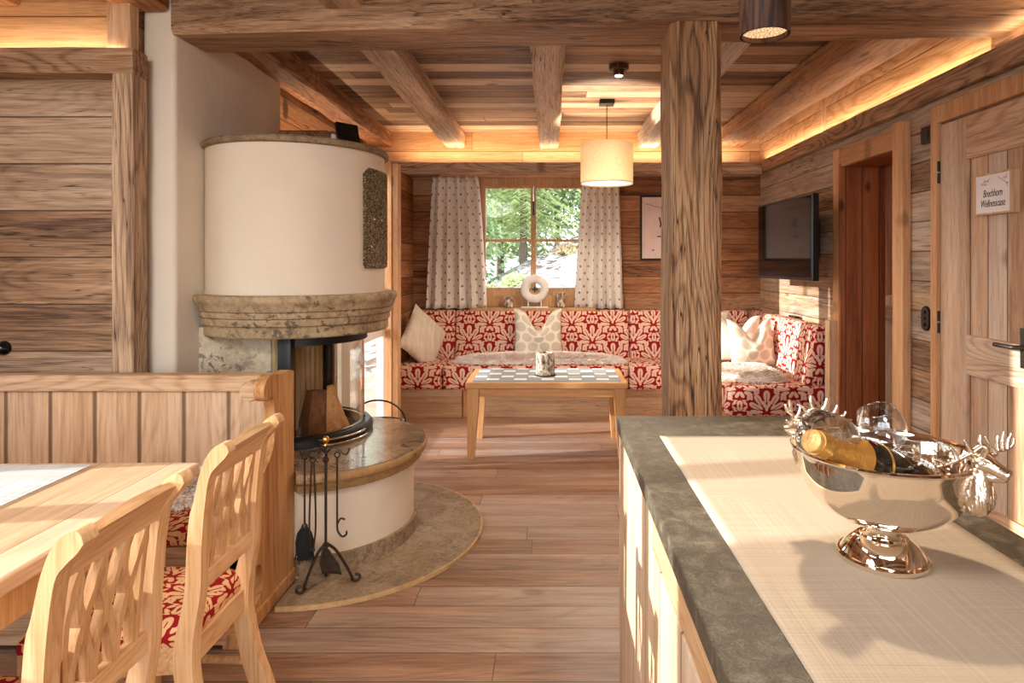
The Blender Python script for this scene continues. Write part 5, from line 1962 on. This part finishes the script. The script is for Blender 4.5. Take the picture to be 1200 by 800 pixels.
lobj('bottle_glass', [(0.0001, 0.02), (0.012, 0.02), (0.0135, 0.06), (0.020, 0.085), (0.030, 0.108), (0.0365, 0.130), (0.038, 0.15), (0.038, 0.258), (0.035, 0.266), (0.02, 0.268), (0.0001, 0.262)], M['bottle'], bt)
lobj('foil_capsule', [(0.0125, 0.008), (0.0185, 0.009), (0.0195, 0.016), (0.0178, 0.024), (0.0190, 0.027), (0.0195, 0.033), (0.0165, 0.038), (0.0168, 0.050), (0.0190, 0.064), (0.0240, 0.084), (0.0305, 0.102), (0.0335, 0.112), (0.033, 0.1125), (0.028, 0.10)],
     M['gold'], bt, 'crinkled gold foil around the neck')
lobj('cork_cap', [(0.0001, -0.004), (0.010, -0.004), (0.0165, -0.001), (0.0178, 0.003), (0.0165, 0.009), (0.0001, 0.010)], M['cork'], bt, 'round gold cap over the cork')
for z in (0.150, 0.1535):
    lobj('gold_band', [(0.0380, z), (0.0386, z + 0.0004), (0.0386, z + 0.0012), (0.0380, z + 0.0016)], M['gold'], bt)
b = nb()
ball(b, (0, 0, 0), (0.011, 0.008, 0.0012), None, 16, 6)
ay = MB_.to_3x3().inverted() @ Vector((0, -0.35, 1)).normalized()
ay.z = 0; ay.normalize()
bend = Matrix.Translation(Vector((ay.x * 0.0352, ay.y * 0.0352, 0.130))) @ Vector((ay.x, ay.y, 0.22)).normalized().to_track_quat('Z', 'X').to_matrix().to_4x4()
xf(b, MB_ @ bend)
obj('seal', b, M['seal'], bt, 'small red oval seal', smooth=60)


# wine glasses ----------------------------------------------------------------
def wineglass_(base, top, R_, label, group):
    base, top = Vector(base), Vector(top)
    L = (top - base).length
    q = (top - base).normalized().to_track_quat('Z', 'Y').to_matrix().to_4x4()
    Mg = Matrix.Translation(base) @ q
    t = thing('wine_glass', label, 'glass', (BX, BY, 1.0), group=group)
    b = nb()
    hb_ = 2.0 * R_
    s = L - hb_
    pr = [(0.004, s), (0.010, s + 0.002), (R_ * 0.55, s + hb_ * 0.12), (R_ * 0.85, s + hb_ * 0.28), (R_, s + hb_ * 0.5), (R_ * 0.94, s + hb_ * 0.75), (R_ * 0.78, L), (R_ * 0.76, L + 0.0006), (R_ * 0.765, L - 0.001), (R_ * 0.925, s + hb_ * 0.75), (R_ * 0.985, s + hb_ * 0.5)]
    lathe(b, pr, 0, 0, 40); xf(b, Mg)
    c_ = obj('glass_cup', b, M['wine'], t, smooth=60)
    b = nb(); tube(b, [(R_ * 0.775 * math.cos(TAU * i / 40), R_ * 0.775 * math.sin(TAU * i / 40), L) for i in range(41)], 0.0011, 6); xf(b, Mg)
    obj('rim', b, M['wine'], c_, smooth=60)
    b = nb(); lathe(b, [(0.0032, 0.003), (0.003, s * 0.5), (0.004, s), (0.0001, s + 0.001)], 0, 0, 16)
    xf(b, Mg)
    obj('stem', b, M['wine'], t, smooth=60)
    b = nb(); lathe(b, [(0.0001, 0.002), (0.024, 0.0), (0.0245, 0.0012), (0.008, 0.003), (0.0032, 0.006)], 0, 0, 32); xf(b, Mg)
    obj('glass_foot', b, M['wine'], t, smooth=60)


wineglass_((0.560, 1.085, 1.022), (0.415, 0.985, 1.137), 0.047, 'clear wine glass lying beside the gold bottle neck, at the left of the bowl', 'wine glasses in the bowl')
wineglass_((0.600, 1.085, 1.012), (0.553, 1.075, 1.150), 0.039, 'clear wine glass standing up behind the bottle, at the back of the bowl', 'wine glasses in the bowl')
# ------------------------------------------------------------------ lamps
# drum pendant
LX, LY = 0.452, 5.14
pd = thing('pendant_lamp', 'pale linen drum pendant lamp hanging over the coffee table', 'pendant lamp', (LX, LY, 2.04))
b = nb(); box(b, LX - 0.06, LX + 0.06, LY - 0.06, LY + 0.06, 2.685, 2.72, 0.004)
obj('canopy', b, M['black'], pd, 'small dark ceiling canopy')
b = nb(); tube(b, [(LX, LY, 2.30), (LX, LY, 2.69)], 0.0035, 8)
obj('cord', b, M['black'], pd)
b = nb()
lathe(b, [(0.213, 2.04), (0.213, 2.365), (0.2105, 2.365), (0.2105, 2.04)], LX, LY, 64, close_prof=True)
obj('lamp_shade', b, M['shade'], pd, smooth=40)
b = nb(); lathe(b, [(0.0001, 2.052), (0.209, 2.052), (0.209, 2.056), (0.0001, 2.056)], LX, LY, 48)
obj('diffuser', b, M['glowbright'], pd, 'glowing diffuser disc')
b = nb(); ball(b, (LX, LY, 2.23), 0.035); lathe(b, [(0.0001, 2.26), (0.02, 2.26), (0.02, 2.32), (0.0001, 2.32)], LX, LY, 16)
obj('bulb', b, M['glow'], pd, smooth=60)
# cylinder pendant over the island
KX, KY = 0.507, 1.50
cl = thing('pendant_spotlight', 'dark wooden tube spotlight hanging over the island at the top of the photo', 'ceiling lamp', (KX, KY, 1.94))
b = nb()
lathe(b, [(0.057, 1.94), (0.0585, 1.944), (0.0585, 2.42), (0.057, 2.424), (0.0001, 2.424), (0.0001, 2.40), (0.0525, 2.40), (0.0525, 1.94)], KX, KY, 48, close_prof=False)
bmesh.ops.contextual_create(b, geom=[])
obj('tube', b, M['lampwood'], cl, smooth=40)
b = nb(); lathe(b, [(0.0001, 1.952), (0.0525, 1.952), (0.0525, 1.956), (0.0001, 1.956)], KX, KY, 40)
N = NT('lamp_grille')
co = N.coords()[0]
v = N.noise(co, 260, 2, 0.6)
cc = N.ramp(v, [(0.38, srgb(120, 72, 40)), (0.6, srgb(255, 214, 160))])
e = N.n('ShaderNodeEmission', None, Color=cc, Strength=1.1)
N.surf(e.outputs[0])
obj('grille', b, N.mat, cl, 'glowing crackled diffuser')
b = nb(); tube(b, [(KX, KY, 2.42), (KX, KY, 2.72)], 0.004, 8); lathe(b, [(0.0001, 2.70), (0.05, 2.70), (0.05, 2.72), (0.0001, 2.72)], KX, KY, 24)
obj('suspension', b, M['black'], cl)
# small ceiling spot
b = nb(); lathe(b, [(0.0001, 2.648), (0.030, 2.648), (0.034, 2.655), (0.034, 2.682), (0.060, 2.686), (0.066, 2.694), (0.066, 2.72), (0.0001, 2.72)], 0.45, 4.21, 32)
sp = tag(obj('ceiling_spot', b, M['lampwood'], loc=(0.45, 4.21, 2.648), smooth=40), 'small round dark ceiling spotlight between the joists', 'spotlight')
b = nb(); lathe(b, [(0.0001, 2.645), (0.026, 2.645), (0.026, 2.649), (0.0001, 2.649)], 0.45, 4.21, 24)
obj('lens', b, M['glow'], sp)

# ------------------------------------------------------------------ fittings on the right wall
sg = thing('door_sign', 'small framed paper sign with script lettering on the right plank door', 'sign', (2.10, 2.985, 1.63))
SXf = 2.082
b = nb()
y0, y1, z0, z1 = 2.86, 3.11, 1.63, 1.828
for a in ((y0, y0 + .009, z0, z1), (y1 - .009, y1, z0, z1), (y0 + .009, y1 - .009, z0, z0 + .009), (y0 + .009, y1 - .009, z1 - .009, z1)):
    box(b, SXf, 2.124, a[0], a[1], a[2], a[3], 0.001)
obj('frame', b, M['signframe'], sg)
b = nb(); box(b, SXf + 0.004, SXf + 0.03, y0 + .008, y1 - .008, z0 + .008, z1 - .008)
obj('paper', b, M['paper'], sg)


def lettering(txt, y, z, size, shear, parent):
    cu = bpy.data.curves.new('lettering', 'FONT')
    cu.body = txt
    cu.size = size
    cu.shear = shear
    cu.align_x = 'CENTER'
    cu.extrude = 0.0004
    cu.space_character = 0.92
    to = bpy.data.objects.new('lettering_tmp', cu)
    COL.objects.link(to)
    bpy.context.view_layer.update()
    me = bpy.data.meshes.new_from_object(to.evaluated_get(bpy.context.evaluated_depsgraph_get()))
    bpy.data.objects.remove(to)
    R_ = Matrix(((0, 0, -1, SXf + 0.0035), (-1, 0, 0, y), (0, 1.0, 0, z), (0, 0, 0, 1)))
    me.transform(R_ @ Matrix.Diagonal((0.82, 1.25, 1, 1)))
    me.transform(Matrix.Translation(-ORG[parent.name]))
    me.materials.clear()
    me.materials.append(M['ink'])
    o = bpy.data.objects.new('lettering', me)
    COL.objects.link(o)
    o.parent = parent
    return o


lettering('Brechhorn', 2.985, 1.715, 0.040, 0.25, sg)
lettering('Wellnessoase', 2.985, 1.667, 0.040, 0.25, sg)
for strokes, blobs in ((([(3.06, 1.775), (3.03, 1.79), (3.00, 1.80)],), ((3.055, 1.778), (3.04, 1.792), (3.02, 1.790), (3.035, 1.775))),
                       (([(2.95, 1.805), (2.92, 1.785), (2.88, 1.765)], [(2.93, 1.79), (2.90, 1.80), (2.885, 1.81)], [(2.91, 1.782), (2.895, 1.770), (2.885, 1.752)]), ((2.89, 1.768), (2.90, 1.795)))):
    b = nb()
    for p in strokes:
        tube(b, spline([(SXf + 0.0035, y, z) for y, z in p], 5), 0.0016, 5)
    for y, z in blobs:
        ball(b, (SXf + 0.004, y, z), (0.0008, 0.011, 0.006), None, 8, 5)
    obj('twig_print', b, M['blush'], sg)

b = nb(); box(b, 2.098, 2.12, 3.495, 3.588, 2.07, 2.165, 0.004)
box(b, 2.094, 2.10, 3.515, 3.568, 2.09, 2.145, 0.002)
tag(obj('thermostat_switch', b, M['black'], loc=(2.12, 3.54, 2.07)), 'square black thermostat high on the planks between the two doors', 'thermostat')
sw = thing('light_switch', 'long black oval switch plate on the planks between the two doors', 'switch', (2.12, 3.565, 1.01))
b = nb()
pts = []
for i in range(17):
    a = PI * i / 16
    pts.append((3.565 + 0.036 * math.cos(a), 1.122 + 0.036 * math.sin(a)))
for i in range(17):
    a = PI + PI * i / 16
    pts.append((3.565 + 0.036 * math.cos(a), 1.052 + 0.036 * math.sin(a)))
loft(b, [[Vector((x, 3.565 + (y - 3.565) * k, 1.087 + (z - 1.087) * k)) for y, z in pts] for x, k in ((2.12, 1.0), (2.112, 1.0), (2.107, 0.93))])
obj('plate', b, M['blackp'], sw, smooth=40)
for z in (1.122, 1.087, 1.052):
    b = nb(); ball(b, (2.106, 3.565, z), (0.008, 0.010, 0.010), None, 12, 8)
    obj('toggle', b, M['blackp'], sw, smooth=60)

# headboard glimpsed through the doorway
hb2 = thing('headboard', 'carved wooden bed headboard seen through the open doorway', 'headboard', (3.2, 5.9, 0))
b = nb()
top = [(5.35, 1.02)] + [(5.35 + 0.9 * i / 12, 1.05 + 0.06 * math.sin(PI * i / 12)) for i in range(13)] + [(6.25, 1.02)]
prism_x(b, [(5.35, 0.0)] + top + [(6.25, 0.0)], 3.22, 3.28)
obj('board', b, M['frameZ'], hb2, smooth=30)
b = nb()
for z in (0.98, 0.92, 0.86):
    box(b, 3.19, 3.22, 5.34, 6.26, z - 0.012, z + 0.012, 0.006)
obj('moulding', b, M['frameY'], hb2, smooth=30)
# ------------------------------------------------------------------ outside
def terr(x, y):
    if y < 6.75:
        return -0.16
    s = min(1.25, (y - 6.75) / 7.25)
    xx = max(-6.0, min(4.0, x))
    z = -0.16 + s * (1.55 + 0.42 * xx)
    z += 0.10 * noise.noise(Vector((x * 0.6, y * 0.6, 0))) * min(1, s * 2) + 0.05 * noise.noise(Vector((x * 2, y * 2, 3))) * min(1, s * 2)
    return max(-0.25, z)


b = nb()
g = []
xs_ = [-40, -25, -16] + [-12 + 0.5 * i for i in range(49)] + [16, 25, 40]
ys_ = [6.7 + 0.45 * i for i in range(36)] + [26, 34, 45]
for y in ys_:
    g.append([b.verts.new((x, y, terr(x, y))) for x in xs_])
for j in range(len(ys_) - 1):
    for i in range(len(xs_) - 1):
        b.faces.new((g[j][i], g[j][i + 1], g[j + 1][i + 1], g[j + 1][i]))
struct('snow_ground', b, M['snow'], 60)
b = nb()
box(b, -40, 40, -40, 6.7, -0.40, -0.16)
struct('garden_ground', b, M['snow'])
b = nb(); box(b, -8.5, -1.46, 3.02, 9.5, -0.15, -0.03)
struct('terrace_path', b, M['deck'])


def conifer(x, y, h, r0, seed, mat, label):
    rr = random.Random(seed)
    z0 = terr(x, y) - 0.1
    t = thing('spruce_tree', label, 'tree', (x, y, z0), group='conifers on the slope outside the window')
    b = nb()
    tube(b, [(x, y, z0), (x + rr.uniform(-.05, .05), y, z0 + h * 0.5), (x, y, z0 + h)], [0.11, 0.07, 0.01], 8)
    obj('trunk', b, M['trunk'], t, smooth=60)
    f = nb()
    lay = int(h * 5.5)
    for k in range(lay):
        s = k / lay
        z = z0 + h * (0.10 + 0.9 * s)
        rad_ = r0 * (1 - s) ** 0.75 + 0.12
        nbr = rr.randint(7, 10)
        a0_ = rr.uniform(0, TAU)
        for j in range(nbr):
            a = a0_ + TAU * j / nbr + rr.uniform(-.25, .25)
            Lb = rad_ * rr.uniform(0.7, 1.1)
            d = Vector((math.cos(a), math.sin(a), 0))
            sd = Vector((-math.sin(a), math.cos(a), 0))
            for i in range(1, 9):
                q = i / 8
                c = Vector((x, y, z)) + d * Lb * q + Vector((0, 0, -0.32 * Lb * q * q + rr.uniform(-.03, .03)))
                for sg in (-1, 1):
                    w = 0.16 * (1.15 - q) + 0.08
                    tip = c + sd * sg * w * rr.uniform(.8, 1.5) + d * 0.12 + Vector((0, 0, -0.08 - rr.uniform(0, .09)))
                    e = d * 0.05 + Vector((0, 0, 0.02))
                    v = [f.verts.new(p) for p in (c - e, c + e, tip)]
                    f.faces.new(v)
    obj('foliage', f, mat, t)


TR = [(-2.6, 15.5, 8.5, 1.7, 1, 'needles', 'light spruce behind the left window pane, standing at the foot of the slope'),
      (-0.75, 16.8, 9.0, 1.9, 2, 'needles2', 'spruce with a visible trunk in the left half of the window'),
      (1.1, 18.0, 9.0, 2.0, 3, 'needles', 'dark spruce filling the upper right window pane'),
      (-4.4, 18.5, 9.5, 2.2, 4, 'needles2', 'pale spruce at the far left of the slope outside'),
      (2.9, 20.5, 9.0, 2.0, 5, 'needles2', 'pale spruce at the upper right corner of the window'),
      (-1.55, 19.5, 9.5, 2.0, 8, 'needles2', 'slender spruce between the two nearest trees in the left window pane'),
      (0.2, 22.5, 10, 2.3, 6, 'needles', 'tall spruce further back behind the window wreath axis'),
      (-1.9, 23.0, 10, 2.4, 7, 'needles2', 'tall light spruce furthest back in the left pane')]
for a in TR:
    conifer(a[0], a[1], a[2], a[3], a[4], M[a[5]], a[6])


def bush(x, y, r, seed, label, mat):
    rr = random.Random(seed)
    z0 = terr(x, y) - 0.03
    f = nb()
    for i in range(420):
        d = Vector((rr.gauss(0, 1), rr.gauss(0, 1), abs(rr.gauss(0, 1)))).normalized() * r * rr.uniform(0.3, 1)
        c = Vector((x, y, z0)) + Vector((d.x, d.y, d.z * 0.75))
        u = Vector((rr.uniform(-1, 1), rr.uniform(-1, 1), rr.uniform(-.5, 1))).normalized() * 0.07
        w = u.cross(Vector((rr.uniform(-1, 1), rr.uniform(-1, 1), rr.uniform(-1, 1)))).normalized() * 0.028
        v = [f.verts.new(p) for p in (c - w, c + w, c + u)]
        f.faces.new(v)
    for i in range(14):
        a = rr.uniform(0, TAU)
        tube(f, [(x, y, z0 - 0.05), (x + r * .7 * math.cos(a), y + r * .7 * math.sin(a), z0 + r * rr.uniform(.4, .8))], 0.008, 4)
    tag(obj('garden_bush', f, mat, loc=(x, y, z0)), label, 'bush', 'bushes on the snowy slope')


bush(-0.75, 13.0, 0.36, 1, 'low green bush on the snow left of the window mullion', M['needles2'])
bush(-1.5, 13.5, 0.45, 2, 'green bush at the lower left edge of the window view', M['needles2'])
bush(0.35, 14.5, 0.34, 3, 'dry brown bush half way up the snow slope', M['shrub'])

# ------------------------------------------------------------------ light
w = bpy.data.worlds.new('winter_sky')
SC.world = w
w.use_nodes = True
nt = w.node_tree
bg = nt.nodes['Background']
bg.inputs[0].default_value = (0.86, 0.93, 1.0, 1)
bg.inputs[1].default_value = SKY


def light(typ, name, loc, energy, col, rot=(0, 0, 0), **kw):
    l = bpy.data.lights.new(name, typ)
    l.energy = energy
    l.color = col
    for k, v in kw.items():
        setattr(l, k, v)
    o = bpy.data.objects.new(name, l)
    o.location = loc
    o.rotation_euler = rot
    COL.objects.link(o)
    return o


sun = light('SUN', 'low_winter_sun', (-8, -1, 4), SUN, (1.0, 0.97, 0.93), angle=rad(0.6))
sun.rotation_euler = Vector((1.0, 0.17, -0.24)).to_track_quat('-Z', 'Y').to_euler()
WARM = (1.0, 0.72, 0.47)
UP = (PI, 0, 0)
light('AREA', 'cove_light_back', (0.2, 6.24, 2.40), COVE * 2.2, WARM, UP, shape='RECTANGLE', size=3.3, size_y=0.03)
light('AREA', 'cove_light_right', (2.068, 4.6, 2.41), COVE * 0.8, WARM, UP, shape='RECTANGLE', size=0.02, size_y=3.2)
light('AREA', 'cove_light_right', (2.068, 1.3, 2.41), COVE * 0.8, WARM, UP, shape='RECTANGLE', size=0.02, size_y=3.2)
light('AREA', 'cove_light_lounge', (-1.80, 5.25, 2.275), COVE * 0.6, WARM, UP, shape='RECTANGLE', size=0.03, size_y=2.1)
light('AREA', 'cove_light_dining', (-2.45, 2.845, 2.362), COVE * 0.2, WARM, UP, shape='RECTANGLE', size=1.05, size_y=0.03)
light('POINT', 'pendant_bulb', (LX, LY, 2.18), 70, (1.0, 0.86, 0.68), shadow_soft_size=0.04)
light('SPOT', 'pendant_downlight', (LX, LY, 2.03), 55, (1.0, 0.88, 0.72), (0, 0, 0), spot_size=rad(165), spot_blend=0.5, shadow_soft_size=0.18)
light('SPOT', 'island_spot', (KX, KY, 1.935), 30, (1.0, 0.84, 0.64), (0, 0, 0), spot_size=rad(125), spot_blend=0.6, shadow_soft_size=0.03)
light('SPOT', 'ceiling_spot_light', (0.45, 4.21, 2.64), 60, (1.0, 0.84, 0.64), (0, 0, 0), spot_size=rad(150), spot_blend=0.6, shadow_soft_size=0.03)
# added fill lights for the kitchen and dining side, behind and above the camera
light('AREA', 'dining_fill_light', (-1.2, 0.1, 2.50), DINE, (1.0, 0.98, 0.95), (rad(20), 0, 0), shape='DISK', size=0.9)
light('AREA', 'kitchen_fill_light', (0.6, -1.6, 2.50), DINE * 0.45, (1.0, 0.98, 0.95), (rad(20), 0, 0), shape='DISK', size=0.9)
light('POINT', 'side_room_lamp', (2.9, 4.6, 2.2), 12, (1.0, 0.8, 0.6), shadow_soft_size=0.1)

# ------------------------------------------------------------------ camera
cam = bpy.data.cameras.new('camera')
cam.sensor_width = 36.0
cam.lens = 740.0 / 1200.0 * 36.0
cam.shift_x = -46.0 / 1200.0
cam.shift_y = -92.0 / 1200.0
cam.clip_start = 0.02
co_ = bpy.data.objects.new('camera', cam)
co_.location = (0, 0, 1.4)
co_.rotation_euler = (PI / 2, 0, 0)
COL.objects.link(co_)
SC.camera = co_
vs = SC.view_settings
vs.view_transform = 'Standard'
vs.look = 'None'
vs.gamma = 1.0
vs.use_curve_mapping = False
vs.exposure = EXPO
SC.cycles.max_bounces = 8
SC.cycles.diffuse_bounces = 5
SC.cycles.transparent_max_bounces = 12
SC.cycles.sample_clamp_indirect = 6.0
SC.cycles.use_denoising = True
